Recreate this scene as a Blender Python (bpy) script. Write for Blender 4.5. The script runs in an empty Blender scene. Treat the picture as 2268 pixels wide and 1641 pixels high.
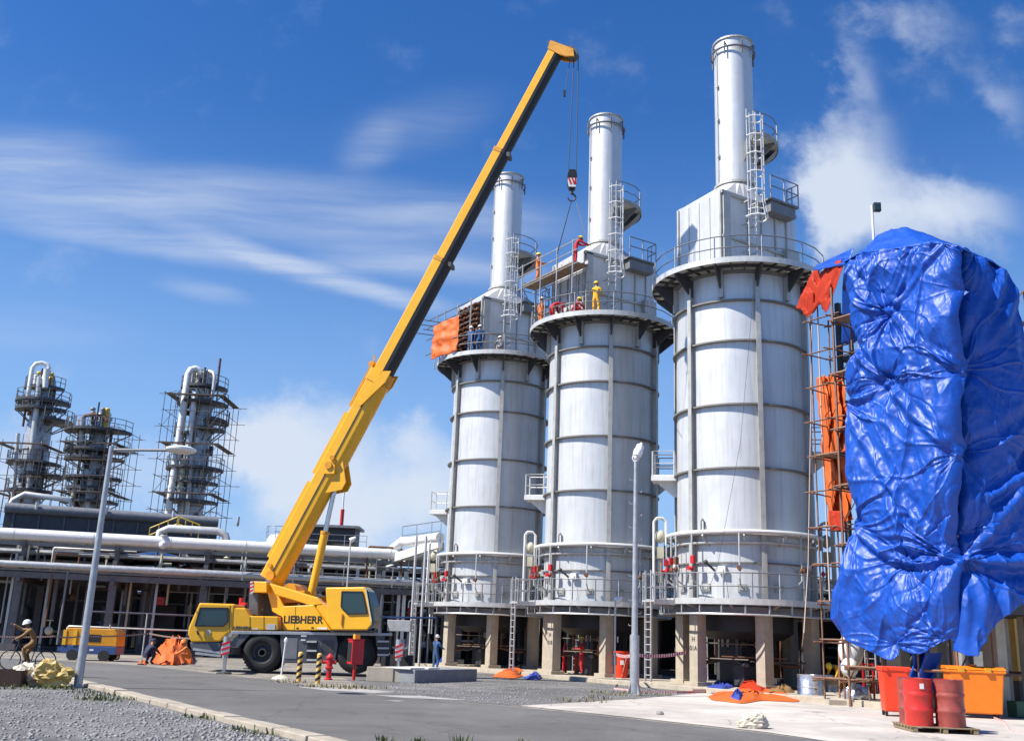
import bpy, math, random
import numpy as np
from mathutils import Vector as V3, Matrix as M4, noise as mnoise
random.seed(11)
SC = bpy.context.scene
COL = SC.collection
PI = math.pi
R_ = math.radians
# ------------------------------------------------------------------ camera
CW, CH, CF = 2268.0, 1641.0, 2243.0
PITCH = math.atan(597/2243.); ROLL = math.atan(326/8420.); EYE = 1.65
_F = V3((0, math.cos(PITCH), math.sin(PITCH))); _u0 = V3((0, -math.sin(PITCH), math.cos(PITCH))); _r0 = V3((1, 0, 0))
_R = _r0*math.cos(ROLL)+_u0*math.sin(ROLL); _U = -_r0*math.sin(ROLL)+_u0*math.cos(ROLL)
cam = bpy.data.cameras.new('camera'); camo = bpy.data.objects.new('camera', cam); COL.objects.link(camo)
mw = M4.Identity(4)
for i, a in enumerate((_R, _U, -_F)):
    for j in range(3): mw[j][i] = a[j]
mw[2][3] = EYE
camo.matrix_world = mw
cam.sensor_width = 36.0; cam.lens = 36.0*CF/CW; cam.clip_end = 3000; cam.clip_start = 0.1
SC.camera = camo
EYEP = V3((0, 0, EYE))
def ray(x, y): return _F+_R*((x-CW/2)/CF)-_U*((y-CH/2)/CF)
def G(x, y, z=0.0):
    d = ray(x, y); return EYEP+d*((z-EYE)/d.z)
def P(x, y, Y):
    d = ray(x, y); return EYEP+d*(Y/d.y)
def proj(q):
    q = V3(q)-EYEP; z = q.dot(_F); return (CW/2+CF*q.dot(_R)/z, CH/2-CF*q.dot(_U)/z)
def onplane(x, y, p0, n):
    d = ray(x, y); n = V3(n); return EYEP+d*((V3(p0)-EYEP).dot(n)/d.dot(n))
# ------------------------------------------------------------------ light and sky
SUN_EL, SUN_AZ = R_(50), R_(68)          # azimuth measured from the camera side (-Y) round to the left (-X)
SUN = V3((-math.sin(SUN_AZ)*math.cos(SUN_EL), -math.cos(SUN_AZ)*math.cos(SUN_EL), math.sin(SUN_EL)))
sl = bpy.data.lights.new('sun', 'SUN'); sl.energy = 5.0; sl.angle = R_(0.5); sl.color = (1.0, 0.955, 0.88)
so = bpy.data.objects.new('sun', sl); COL.objects.link(so); so.rotation_euler = SUN.to_track_quat('Z', 'Y').to_euler()
SC.view_settings.view_transform = 'Standard'; SC.view_settings.look = 'None'
SC.view_settings.exposure = 0.68; SC.view_settings.gamma = 1.0
W = bpy.data.worlds.new('World'); SC.world = W; W.use_nodes = True
nt = W.node_tree; nt.nodes.clear(); L = nt.links
def N(t, **k):
    n = nt.nodes.new(t)
    for a, b in k.items(): setattr(n, a, b)
    return n
def lk(a, b): L.new(a, b)
out = N('ShaderNodeOutputWorld'); bg = N('ShaderNodeBackground'); bg.inputs[1].default_value = 0.076
sky = N('ShaderNodeTexSky', sky_type='NISHITA', sun_disc=False, sun_elevation=SUN_EL, sun_rotation=math.atan2(SUN.x, SUN.y))
sky.air_density = 1.0; sky.dust_density = 0.1; sky.ozone_density = 2.0; sky.altitude = 0
hsv = N('ShaderNodeHueSaturation'); hsv.inputs['Saturation'].default_value = 1.36; hsv.inputs['Hue'].default_value = .512; hsv.inputs['Value'].default_value = 1.3
lk(sky.outputs[0], hsv.inputs['Color'])
tc = N('ShaderNodeTexCoord'); sx = N('ShaderNodeSeparateXYZ'); lk(tc.outputs['Generated'], sx.inputs[0])
def mth(op, a, b=None, clamp=False):
    n = N('ShaderNodeMath', operation=op); n.use_clamp = clamp
    for i, q in enumerate((a, b)):
        if q is None: continue
        if isinstance(q, (int, float)): n.inputs[i].default_value = q
        else: lk(q, n.inputs[i])
    return n.outputs[0]
ysafe = mth('MAXIMUM', sx.outputs[1], 0.02)
cu = mth('DIVIDE', sx.outputs[0], ysafe); cv = mth('DIVIDE', sx.outputs[2], ysafe)
cx = N('ShaderNodeCombineXYZ'); lk(cu, cx.inputs[0]); lk(cv, cx.inputs[1])
def uv(x, y):
    d = ray(x, y); return d.x/d.y, d.z/d.y
def noise(vec, scale, detail=5, rough=0.55, dist=0.0):
    n = N('ShaderNodeTexNoise'); n.inputs['Scale'].default_value = scale; n.inputs['Detail'].default_value = detail
    n.inputs['Roughness'].default_value = rough; n.inputs['Distortion'].default_value = dist
    lk(vec, n.inputs['Vector']); return n
def warp(amount, scale):
    w = noise(cx.outputs[0], scale, 6, 0.6)
    s = N('ShaderNodeVectorMath', operation='SUBTRACT'); lk(w.outputs['Color'], s.inputs[0]); s.inputs[1].default_value = (.5, .5, .5)
    m = N('ShaderNodeVectorMath', operation='MULTIPLY'); lk(s.outputs[0], m.inputs[0]); m.inputs[1].default_value = (amount, amount, 0)
    a = N('ShaderNodeVectorMath', operation='ADD'); lk(cx.outputs[0], a.inputs[0]); lk(m.outputs[0], a.inputs[1]); return a.outputs[0]
def blob(vec, px, py, rx, ry, rot, strength):
    u, v = uv(px, py)
    mp = N('ShaderNodeMapping', vector_type='TEXTURE'); lk(vec, mp.inputs['Vector'])
    mp.inputs['Location'].default_value = (u, v, 0); mp.inputs['Rotation'].default_value = (0, 0, R_(rot))
    mp.inputs['Scale'].default_value = (rx/CF, ry/CF, 1)
    ln = N('ShaderNodeVectorMath', operation='LENGTH'); lk(mp.outputs[0], ln.inputs[0])
    mr = N('ShaderNodeMapRange', interpolation_type='SMOOTHERSTEP'); lk(ln.outputs['Value'], mr.inputs[0])
    mr.inputs[1].default_value = 1.6; mr.inputs[2].default_value = 0.0; mr.inputs[3].default_value = 0.0; mr.inputs[4].default_value = strength
    return mr.outputs[0]
def total(outs):
    s = outs[0]
    for o in outs[1:]: s = mth('ADD', s, o)
    return s
wc = warp(0.13, 9.0)
cum = total([blob(wc, *b) for b in [
    (690, 915, 150, 85, 0, .75), (575, 1000, 55, 75, 0, .9), (640, 1040, 170, 90, 0, .6), (905, 950, 60, 60, 0, .5), (800, 1060, 320, 130, -5, .6),
    (960, 1040, 150, 110, 0, .5), (640, 1160, 340, 90, 0, .5), (60, 990, 200, 90, 0, .5), (300, 1010, 220, 80, -5, .42), (60, 1090, 300, 80, 0, .45), (880, 1150, 220, 80, 0, .4),
    (1875, 160, 90, 95, 0, .6), (1900, 310, 120, 150, 10, .6), (1960, 440, 230, 110, 0, .65), (2150, 440, 150, 90, -20, .6), (2040, 520, 220, 80, 0, .5), (1850, 480, 120, 130, 0, .6),
    (2040, 60, 170, 100, -15, .5), (2230, 260, 80, 110, 0, .38), (2260, 60, 80, 80, 0, .3), (1820, 420, 80, 160, 0, .3)]])
cn = noise(cx.outputs[0], 9.0, 8, 0.6)
cn2 = mth('MULTIPLY', mth('SUBTRACT', cn.outputs['Fac'], 0.5), 1.7)
cumd = N('ShaderNodeMapRange', interpolation_type='SMOOTHSTEP'); lk(mth('ADD', cum, cn2), cumd.inputs[0])
cumd.inputs[1].default_value = 0.05; cumd.inputs[2].default_value = 1.25; cumd.inputs[4].default_value = 0.9
wc2 = warp(0.035, 3.0)
mpc = N('ShaderNodeMapping'); lk(wc2, mpc.inputs['Vector']); mpc.inputs['Rotation'].default_value = (0, 0, R_(7)); mpc.inputs['Scale'].default_value = (2.6, 26.0, 1)
ci = noise(mpc.outputs[0], 1.6, 6, 0.6)
cirm = total([blob(wc2, *b) for b in [
    (150, 430, 460, 70, -2, .42), (640, 440, 520, 70, -2, .42), (300, 535, 420, 36, -8, .7), (640, 590, 330, 28, -16, .75), (830, 655, 220, 24, -10, .5), (930, 595, 300, 40, -3, .6),
    (1000, 500, 320, 80, 4, .35), (60, 345, 220, 70, 0, .5), (820, 325, 90, 60, 50, .28), (450, 650, 110, 26, -10, .35), (930, 270, 200, 80, 20, .2), (60, 730, 240, 60, 0, .15), (500, 500, 500, 40, -4, .28)]])
cir = mth('MULTIPLY', cirm, mth('ADD', mth('MULTIPLY', ci.outputs['Fac'], 2.3), -0.25), True)
dens = mth('MAXIMUM', cumd.outputs[0], mth('MULTIPLY', cir, 0.62), True)
mixc = N('ShaderNodeMix', data_type='RGBA'); lk(dens, mixc.inputs[0])
# thin pale blue air low over the horizon
hz = N('ShaderNodeMapRange', interpolation_type='SMOOTHSTEP'); lk(sx.outputs[2], hz.inputs[0]); hz.inputs[1].default_value = .50; hz.inputs[2].default_value = -.02; hz.inputs[3].default_value = 0; hz.inputs[4].default_value = .95
hm = N('ShaderNodeMix', data_type='RGBA'); lk(hz.outputs[0], hm.inputs[0]); lk(hsv.outputs[0], hm.inputs[6]); hm.inputs[7].default_value = (2.5, 4.3, 7.4, 1)
lk(hm.outputs[2], mixc.inputs[6])
mixc.inputs[7].default_value = (6.0, 6.6, 7.6, 1)
lk(mixc.outputs[2], bg.inputs[0]); lk(bg.outputs[0], out.inputs[0])
SC.cycles.max_bounces = 6; SC.cycles.caustics_reflective = False; SC.cycles.caustics_refractive = False
# ------------------------------------------------------------------ materials
MATS = {}
def mat(name, col, rough=0.6, metal=0.0, var=0.18, scale=3.0, bump=0.0, bscale=60.0, streak=0.0, rust=0.0, spec=0.5, coat=0.0, rustcol=(.16, .07, .03), trans=0.0, wspeck=0.0, stain=0.0, crack=0.0):
    m = bpy.data.materials.new(name); m.use_nodes = True; t = m.node_tree; b = t.nodes['Principled BSDF']
    def n_(ty, **k):
        n = t.nodes.new(ty)
        for a, c in k.items(): setattr(n, a, c)
        return n
    co = n_('ShaderNodeTexCoord').outputs['Object']
    no = n_('ShaderNodeTexNoise'); no.inputs['Scale'].default_value = scale; no.inputs['Detail'].default_value = 6; no.inputs['Roughness'].default_value = .65
    t.links.new(co, no.inputs['Vector'])
    rp = n_('ShaderNodeMapRange'); t.links.new(no.outputs['Fac'], rp.inputs[0]); rp.inputs[1].default_value = .3; rp.inputs[2].default_value = .7
    rp.inputs[3].default_value = 1-var; rp.inputs[4].default_value = 1+var*.6
    mu = n_('ShaderNodeMix', data_type='RGBA', blend_type='MULTIPLY'); mu.inputs[0].default_value = 1; mu.inputs[6].default_value = (*col, 1)
    t.links.new(rp.outputs[0], mu.inputs[7]); c = mu.outputs[2]
    if streak:
        mp = n_('ShaderNodeMapping'); mp.inputs['Scale'].default_value = (4, 4, .25); t.links.new(co, mp.inputs[0])
        s = n_('ShaderNodeTexNoise'); s.inputs['Scale'].default_value = 1.5; s.inputs['Detail'].default_value = 7; t.links.new(mp.outputs[0], s.inputs['Vector'])
        q = n_('ShaderNodeMapRange'); t.links.new(s.outputs['Fac'], q.inputs[0]); q.inputs[1].default_value = .5; q.inputs[2].default_value = .75; q.inputs[4].default_value = streak
        x = n_('ShaderNodeMix', data_type='RGBA'); t.links.new(q.outputs[0], x.inputs[0]); t.links.new(c, x.inputs[6]); x.inputs[7].default_value = (.24, .19, .14, 1); c = x.outputs[2]
    if rust:
        s = n_('ShaderNodeTexNoise'); s.inputs['Scale'].default_value = scale*2.7; s.inputs['Detail'].default_value = 8; s.inputs['Roughness'].default_value = .7; t.links.new(co, s.inputs['Vector'])
        q = n_('ShaderNodeMapRange'); t.links.new(s.outputs['Fac'], q.inputs[0]); q.inputs[1].default_value = .62-rust*.35; q.inputs[2].default_value = .7-rust*.2
        x = n_('ShaderNodeMix', data_type='RGBA'); t.links.new(q.outputs[0], x.inputs[0]); t.links.new(c, x.inputs[6]); x.inputs[7].default_value = (*rustcol, 1); c = x.outputs[2]
    if wspeck:
        vo = n_('ShaderNodeTexVoronoi'); vo.inputs['Scale'].default_value = bscale; t.links.new(co, vo.inputs['Vector'])
        sv = n_('ShaderNodeSeparateColor'); t.links.new(vo.outputs['Color'], sv.inputs[0])
        q = n_('ShaderNodeMapRange'); t.links.new(sv.outputs[0], q.inputs[0]); q.inputs[3].default_value = 1-wspeck; q.inputs[4].default_value = 1+wspeck
        x = n_('ShaderNodeMix', data_type='RGBA', blend_type='MULTIPLY'); x.inputs[0].default_value = 1; t.links.new(c, x.inputs[6]); t.links.new(q.outputs[0], x.inputs[7]); c = x.outputs[2]
    if stain:
        s = n_('ShaderNodeTexNoise'); s.inputs['Scale'].default_value = .22; s.inputs['Detail'].default_value = 9; s.inputs['Roughness'].default_value = .72; s.inputs['Distortion'].default_value = .8; t.links.new(co, s.inputs['Vector'])
        q = n_('ShaderNodeMapRange'); t.links.new(s.outputs['Fac'], q.inputs[0]); q.inputs[1].default_value = .36; q.inputs[2].default_value = .66; q.inputs[3].default_value = 1+stain*.5; q.inputs[4].default_value = 1-stain
        x = n_('ShaderNodeMix', data_type='RGBA', blend_type='MULTIPLY'); x.inputs[0].default_value = 1; t.links.new(c, x.inputs[6]); t.links.new(q.outputs[0], x.inputs[7]); c = x.outputs[2]
    if crack:
        wn = n_('ShaderNodeTexNoise'); wn.inputs['Scale'].default_value = 1.3; wn.inputs['Detail'].default_value = 6; t.links.new(co, wn.inputs['Vector'])
        wm = n_('ShaderNodeMix', data_type='RGBA', blend_type='LINEAR_LIGHT'); wm.inputs[0].default_value = .35; t.links.new(co, wm.inputs[6]); t.links.new(wn.outputs['Color'], wm.inputs[7])
        vo = n_('ShaderNodeTexVoronoi', feature='DISTANCE_TO_EDGE'); vo.inputs['Scale'].default_value = .23; t.links.new(wm.outputs[2], vo.inputs['Vector'])
        q = n_('ShaderNodeMapRange'); t.links.new(vo.outputs['Distance'], q.inputs[0]); q.inputs[1].default_value = 0; q.inputs[2].default_value = .008; q.inputs[3].default_value = 1-crack; q.inputs[4].default_value = 1
        x = n_('ShaderNodeMix', data_type='RGBA', blend_type='MULTIPLY'); x.inputs[0].default_value = 1; t.links.new(c, x.inputs[6]); t.links.new(q.outputs[0], x.inputs[7]); c = x.outputs[2]
    t.links.new(c, b.inputs['Base Color'])
    rr = n_('ShaderNodeMapRange'); t.links.new(no.outputs['Fac'], rr.inputs[0]); rr.inputs[3].default_value = max(.05, rough-.12); rr.inputs[4].default_value = min(1, rough+.12)
    t.links.new(rr.outputs[0], b.inputs['Roughness'])
    b.inputs['Metallic'].default_value = metal; b.inputs['Specular IOR Level'].default_value = spec; b.inputs['Coat Weight'].default_value = coat
    if bump:
        bn = n_('ShaderNodeTexNoise'); bn.inputs['Scale'].default_value = bscale; bn.inputs['Detail'].default_value = 5; t.links.new(co, bn.inputs['Vector'])
        bu = n_('ShaderNodeBump'); bu.inputs['Strength'].default_value = bump; bu.inputs['Distance'].default_value = .02; t.links.new(bn.outputs['Fac'], bu.inputs['Height']); t.links.new(bu.outputs[0], b.inputs['Normal'])
    if trans:
        tr = n_('ShaderNodeBsdfTranslucent'); t.links.new(c, tr.inputs['Color']); ms = n_('ShaderNodeMixShader'); ms.inputs[0].default_value = trans
        o = t.nodes['Material Output']; t.links.new(b.outputs[0], ms.inputs[1]); t.links.new(tr.outputs[0], ms.inputs[2]); t.links.new(ms.outputs[0], o.inputs[0])
    MATS[name] = m; return m
mat('silver', (.66, .665, .66), .45, .38, .08, .8, streak=.26)
mat('ring_steel', (.20, .195, .18), .6, .1, .25, 2, streak=.2)  # rings coloured darker than the ribs to stand for their shaded undersides
mat('rib_steel', (.50, .49, .45), .5, .35, .2, 2, streak=.35)
mat('galv', (.45, .46, .47), .45, .5, .2, 4)
mat('white', (.72, .72, .70), .4, 0, .1, 3, streak=.12)
mat('pale_steel', (.58, .58, .56), .45, .25, .15, 3, streak=.2)
mat('rail', (.16, .17, .18), .5, .3, .2, 5)
mat('grate', (.50, .49, .46), .6, .1, .15, 6, trans=.35)
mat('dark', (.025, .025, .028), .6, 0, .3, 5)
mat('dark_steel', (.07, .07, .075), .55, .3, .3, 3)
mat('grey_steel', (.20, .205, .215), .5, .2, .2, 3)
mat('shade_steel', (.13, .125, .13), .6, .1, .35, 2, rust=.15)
mat('rust', (.17, .075, .04), .8, 0, .4, 6, bump=.3)
mat('rust_dark', (.055, .028, .02), .85, 0, .4, 6)
mat('rust_pole', (.23, .12, .075), .7, .1, .35, 5)
mat('concrete', (.43, .375, .29), .85, 0, .2, 2.2, bump=.25, bscale=30, streak=.25)
mat('concrete_grey', (.24, .25, .26), .85, 0, .18, 2.5, bump=.2, bscale=25)
mat('yellow', (.82, .42, .012), .34, 0, .07, 1.5, coat=.3)
mat('yellow_dk', (.64, .28, .012), .45, 0, .2, 3)
mat('carrier_grey', (.10, .105, .115), .45, .1, .15, 3)
mat('tyre', (.018, .018, .019), .8, 0, .25, 9, bump=.3, bscale=40)
mat('glass', (.02, .045, .045), .08, 0, .1, 2, spec=.8)
mat('chrome', (.6, .62, .65), .2, 1, .1, 3)
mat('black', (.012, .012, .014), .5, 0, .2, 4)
mat('red', (.52, .018, .02), .38, 0, .12, 3)
mat('drum_red', (.55, .03, .022), .36, .0, .14, 3, rust=.08, rustcol=(.2, .05, .03))
mat('drum_old', (.30, .055, .045), .6, 0, .3, 4, rust=.25, rustcol=(.24, .09, .06))
mat('bin_red', (.78, .05, .012), .42, 0, .08, 3)
mat('bin_orange', (.85, .20, .008), .42, 0, .08, 3)
mat('orange_cloth', (.80, .17, .03), .6, 0, .15, 4, bump=.2, bscale=20, trans=.25)
mat('redorange_cloth', (.62, .05, .012), .6, 0, .2, 3, bump=.2, bscale=20, trans=.3)
mat('blue_cloth', (.03, .06, .32), .6, 0, .2, 4)
mat('yellow_cabinet', (.78, .47, .11), .5, 0, .1, 2)
mat('wood', (.26, .19, .11), .8, 0, .35, 5)
mat('plank', (.30, .22, .15), .8, 0, .35, 4)
mat('skin', (.34, .19, .12), .55, 0, .1, 20)
mat('c_orange', (.66, .19, .04), .8, 0, .15, 9)
mat('c_red', (.48, .015, .02), .8, 0, .15, 9)
mat('c_yellow', (.82, .40, .02), .8, 0, .12, 9)
mat('c_blue', (.025, .09, .24), .8, 0, .15, 9)
mat('c_navy', (.02, .025, .06), .8, 0, .15, 9)
mat('c_tan', (.24, .13, .045), .8, 0, .15, 9)
mat('c_brown', (.26, .10, .055), .8, 0, .2, 9)
mat('c_white', (.70, .70, .68), .7, 0, .1, 9)
mat('h_yellow', (.80, .55, .03), .35, 0, .05, 9)
mat('h_white', (.80, .80, .78), .35, 0, .05, 9)
mat('h_orange', (.80, .22, .02), .35, 0, .05, 9)
mat('h_green', (.10, .40, .14), .35, 0, .05, 9)
mat('boot', (.03, .025, .02), .7)
mat('bag_white', (.68, .62, .50), .5, 0, .15, 5, bump=.4, bscale=14, trans=.2)
mat('bag_yellow', (.68, .50, .17), .5, 0, .45, 3, bump=.4, bscale=14, trans=.2)
mat('foil', (.62, .63, .66), .28, .75, .15, 6, bump=.5, bscale=12)
mat('rope', (.46, .36, .30), .8, 0, .1, 3)
mat('blue_paint', (.03, .07, .20), .5, 0, .15, 3)
mat('green_paint', (.02, .10, .05), .5, 0, .15, 3)
mat('beige', (.55, .52, .38), .6, 0, .15, 3)
mat('yellow_rail', (.65, .43, .03), .5, 0, .2, 4)
mat('cable', (.02, .02, .022), .6)
mat('lamp_white', (.82, .83, .83), .3, 0, .04, 3)
mat('grass', (.10, .125, .035), .8, 0, .4, 30)
mat('drygrass', (.20, .17, .08), .8, 0, .4, 30)
mat('soil', (.14, .115, .085), .95, 0, .3, 2)
mat('stone', (.30, .29, .28), .9, 0, .3, 4)
# ------------------------------------------------------------------ mesh builder
class MB:
    def __init__(s): s.v = []; s.f = []; s.sm = []; s.mi = []; s.cur = 0
    def add(s, vs, fs, smooth=False, M=None):
        o = len(s.v)
        s.v += [tuple(M @ V3(p)) if M else tuple(p) for p in vs]
        for f in fs: s.f.append([i+o for i in f]); s.sm.append(smooth); s.mi.append(s.cur)
        return s
    def box(s, c, d, rz=0, M=None, taper=1.0):
        x, y, z = [q/2 for q in d]; t = taper
        vs = [(-x, -y, -z), (x, -y, -z), (x, y, -z), (-x, y, -z), (-x*t, -y*t, z), (x*t, -y*t, z), (x*t, y*t, z), (-x*t, y*t, z)]
        T = M4.Translation(c) @ M4.Rotation(rz, 4, 'Z')
        if M: T = M @ T
        return s.add(vs, [(0, 3, 2, 1), (4, 5, 6, 7), (0, 1, 5, 4), (1, 2, 6, 5), (2, 3, 7, 6), (3, 0, 4, 7)], False, T)
    def bar(s, p, q, w, h=None, up=None):
        p = V3(p); q = V3(q); h = h or w; d = q-p; l = d.length
        if l < 1e-6: return s
        d.normalize(); up = V3(up) if up else (V3((0, 0, 1)) if abs(d.z) < .95 else V3((0, 1, 0)))
        a = d.cross(up).normalized(); b = a.cross(d).normalized()
        vs = []
        for e in (p, q):
            for i, j in ((-1, -1), (1, -1), (1, 1), (-1, 1)): vs.append(e+a*(i*w/2)+b*(j*h/2))
        return s.add(vs, [(3, 2, 1, 0), (4, 5, 6, 7), (0, 1, 5, 4), (1, 2, 6, 5), (2, 3, 7, 6), (3, 0, 4, 7)])
    def tube(s, pts, r, n=8, closed=False, r2=None):
        pts = [V3(p) for p in pts]; m = len(pts); r2 = r if r2 is None else r2
        vs = []; a = None
        for i, p in enumerate(pts):
            if closed: d = pts[(i+1) % m]-pts[i-1]
            else: d = pts[min(i+1, m-1)]-pts[max(i-1, 0)]
            d.normalize()
            if a is None: a = d.cross(V3((0, 0, 1)) if abs(d.z) < .9 else V3((1, 0, 0))).normalized()
            else: a = (a-d*a.dot(d)).normalized()
            b = d.cross(a); rr = r+(r2-r)*i/max(1, m-1)
            for k in range(n): t = 2*PI*k/n; vs.append(p+a*(rr*math.cos(t))+b*(rr*math.sin(t)))
        fs = []
        for i in range(m if closed else m-1):
            j = (i+1) % m
            for k in range(n): fs.append((i*n+k, i*n+(k+1) % n, j*n+(k+1) % n, j*n+k))
        s.add(vs, fs, n > 5)
        if not closed:
            o = len(s.v)-m*n
            s.f.append([o+k for k in range(n)][::-1]); s.sm.append(False); s.mi.append(s.cur)
            s.f.append([o+(m-1)*n+k for k in range(n)]); s.sm.append(False); s.mi.append(s.cur)
        return s
    def cyl(s, p, q, r, n=12, r2=None): return s.tube([p, q], r, n, False, r2)
    def lathe(s, prof, c=(0, 0, 0), n=32, a0=0, a1=2*PI, smooth=True, M=None):
        full = abs(a1-a0-2*PI) < 1e-6; k = n if full else n+1
        vs = []; fs = []
        for i in range(k):
            t = a0+(a1-a0)*i/n
            for r, z in prof: vs.append((c[0]+r*math.cos(t), c[1]+r*math.sin(t), c[2]+z))
        m = len(prof)
        for i in range(n):
            j = (i+1) % k
            for q in range(m-1): fs.append((i*m+q, j*m+q, j*m+q+1, i*m+q+1))
        return s.add(vs, fs, smooth, M)
    def ring(s, r0, r1, z0, z1, n=48, a0=0, a1=2*PI, c=(0, 0, 0)):
        full = abs(a1-a0-2*PI) < 1e-6
        s.lathe([(r0, z0), (r1, z0), (r1, z1), (r0, z1), (r0, z0)], c, n, a0, a1, False)
        if not full:
            for t in (a0, a1):
                vs = [(c[0]+r*math.cos(t), c[1]+r*math.sin(t), c[2]+z) for r, z in ((r0, z0), (r1, z0), (r1, z1), (r0, z1))]
                s.add(vs, [(0, 1, 2, 3)])
        return s
    def prism(s, poly, y0, y1, M=None, axis='y'):
        n = len(poly)
        if axis == 'y': vs = [(x, y0, z) for x, z in poly]+[(x, y1, z) for x, z in poly]
        elif axis == 'z': vs = [(x, y, y0) for x, y in poly]+[(x, y, y1) for x, y in poly]
        else: vs = [(y0, x, z) for x, z in poly]+[(y1, x, z) for x, z in poly]
        fs = [list(range(n)), list(range(2*n-1, n-1, -1))]+[(i, i+n, (i+1) % n+n, (i+1) % n) for i in range(n)]
        return s.add(vs, fs, False, M)
    def ell(s, c, r, nu=12, nv=8, M=None, z0=-1.0, z1=1.0):
        vs = []; fs = []
        a, b = math.asin(z0), math.asin(z1)
        for j in range(nv+1):
            t = a+(b-a)*j/nv
            for i in range(nu): p = 2*PI*i/nu; vs.append((c[0]+r[0]*math.cos(t)*math.cos(p), c[1]+r[1]*math.cos(t)*math.sin(p), c[2]+r[2]*math.sin(t)))
        for j in range(nv):
            for i in range(nu): fs.append((j*nu+i, j*nu+(i+1) % nu, (j+1)*nu+(i+1) % nu, (j+1)*nu+i))
        return s.add(vs, fs, True, M)
    def grid(s, A, smooth=True):
        nu, nv = len(A), len(A[0])
        fs = [(i*nv+j, (i+1)*nv+j, (i+1)*nv+j+1, i*nv+j+1) for i in range(nu-1) for j in range(nv-1)]
        return s.add([p for r in A for p in r], fs, smooth)
    def build(s, name, m, parent=None, M=None, bevel=0, fix=True):
        me = bpy.data.meshes.new(name)
        vs = [tuple(M @ V3(p)) for p in s.v] if M else s.v
        me.from_pydata(vs, [], s.f); me.update()
        me.polygons.foreach_set('use_smooth', s.sm); me.polygons.foreach_set('material_index', s.mi)
        for q in (m if isinstance(m, (list, tuple)) else [m]): me.materials.append(MATS[q])
        if fix:
            import bmesh
            bm = bmesh.new(); bm.from_mesh(me); bmesh.ops.recalc_face_normals(bm, faces=bm.faces); bm.to_mesh(me); bm.free()
        if fix and any(s.sm) and name != 'tarpaulin': me.set_sharp_from_angle(angle=R_(42))
        o = bpy.data.objects.new(name, me); COL.objects.link(o)
        if parent: o.parent = parent
        if bevel:
            b = o.modifiers.new('bevel', 'BEVEL'); b.width = bevel; b.segments = 2; b.limit_method = 'ANGLE'; b.angle_limit = R_(40)
        return o
def thing(name, label, cat, loc=(0, 0, 0), rz=0, group=None):
    o = bpy.data.objects.new(name, None); o.empty_display_size = .2; COL.objects.link(o)
    o.location = loc; o.rotation_euler = (0, 0, rz); o['label'] = label; o['category'] = cat
    if group: o['group'] = group
    return o
def tag(o, label, cat, group=None, loc=None, rz=None):
    o['label'] = label; o['category'] = cat
    if group: o['group'] = group
    if loc is not None: o.location = loc
    if rz is not None: o.rotation_euler = (0, 0, rz)
    return o
def struct(o, kind='structure'): o['kind'] = kind; return o
def copy_tree(o, parent=None):
    c = o.copy(); COL.objects.link(c); c.parent = parent
    for ch in list(o.children): copy_tree(ch, c)
    return c
def dup(o, label=None, loc=None, rz=None, group=None):
    c = copy_tree(o)
    if label: c['label'] = label
    if group: c['group'] = group
    if loc is not None: c.location = loc
    if rz is not None: c.rotation_euler = (0, 0, rz)
    return c
def text(name, s, size, m, parent, M, depth=.006, bold=1.0):
    cu = bpy.data.curves.new(name, 'FONT'); cu.body = s; cu.size = size; cu.extrude = depth; cu.align_x = 'CENTER'; cu.align_y = 'CENTER'; cu.offset = bold
    to = bpy.data.objects.new(name, cu); COL.objects.link(to)
    me = bpy.data.meshes.new_from_object(to.evaluated_get(bpy.context.evaluated_depsgraph_get()))
    bpy.data.objects.remove(to); me.transform(M); me.materials.clear(); me.materials.append(MATS[m]); me.name = name
    o = bpy.data.objects.new(name, me); COL.objects.link(o); o.parent = parent
    return o
def vnoise(x, y, seed=0):
    """value noise on numpy arrays"""
    xi = np.floor(x).astype(np.int64); yi = np.floor(y).astype(np.int64); fx = x-xi; fy = y-yi
    def h(a, b):
        q = (a*374761393+b*668265263+seed*974711) & 0x7fffffff; q = ((q ^ (q >> 13))*1274126177) & 0x7fffffff
        return ((q ^ (q >> 16)) & 0xffff)/65535.0
    fx = fx*fx*(3-2*fx); fy = fy*fy*(3-2*fy)
    return (h(xi, yi)*(1-fx)+h(xi+1, yi)*fx)*(1-fy)+(h(xi, yi+1)*(1-fx)+h(xi+1, yi+1)*fx)*fy
def fbm(x, y, seed=0, o=4):
    r = 0; a = 1; t = 0
    for i in range(o): r = r+a*vnoise(x*2**i, y*2**i, seed+i); t += a; a *= .5
    return r/t
# plant grid: e runs away to the right, d runs towards the camera along the row of heaters
PHI = math.atan2(.537, .846)
EV = V3((math.cos(PHI), math.sin(PHI), 0)); DV = V3((math.sin(PHI), -math.cos(PHI), 0))
# ------------------------------------------------------------------ ground
def sheet(name, pts, z, m, z_pts=False):
    mb = MB(); mb.add([(p[0], p[1], z) for p in pts], [list(range(len(pts)))])
    return struct(mb.build(name, m, fix=False))
mat('gravel', (.155, .15, .143), .95, 0, .3, .7, bump=.7, bscale=28, wspeck=.55, stain=.4)
mat('earth', (.25, .228, .19), .95, 0, .3, .5, bump=.6, bscale=14, wspeck=.3, stain=.35)
mat('asphalt', (.128, .123, .114), .9, 0, .16, .5, bump=.4, bscale=70, wspeck=.2, stain=.28, crack=.3)
mat('apron', (.50, .455, .40), .9, 0, .16, .6, bump=.25, bscale=25, stain=.3, crack=.45)
mat('kerbstone', (.38, .33, .26), .9, 0, .25, 1.2, bump=.5, bscale=16)
mat('worn', (.36, .345, .32), .9, 0, .25, .8, bump=.3, bscale=20)
sheet('ground', [(-900, -60), (900, -60), (900, 1800), (-900, 1800)], 0, 'earth')
def gp(l): return [G(x, y) for x, y in l]
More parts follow.
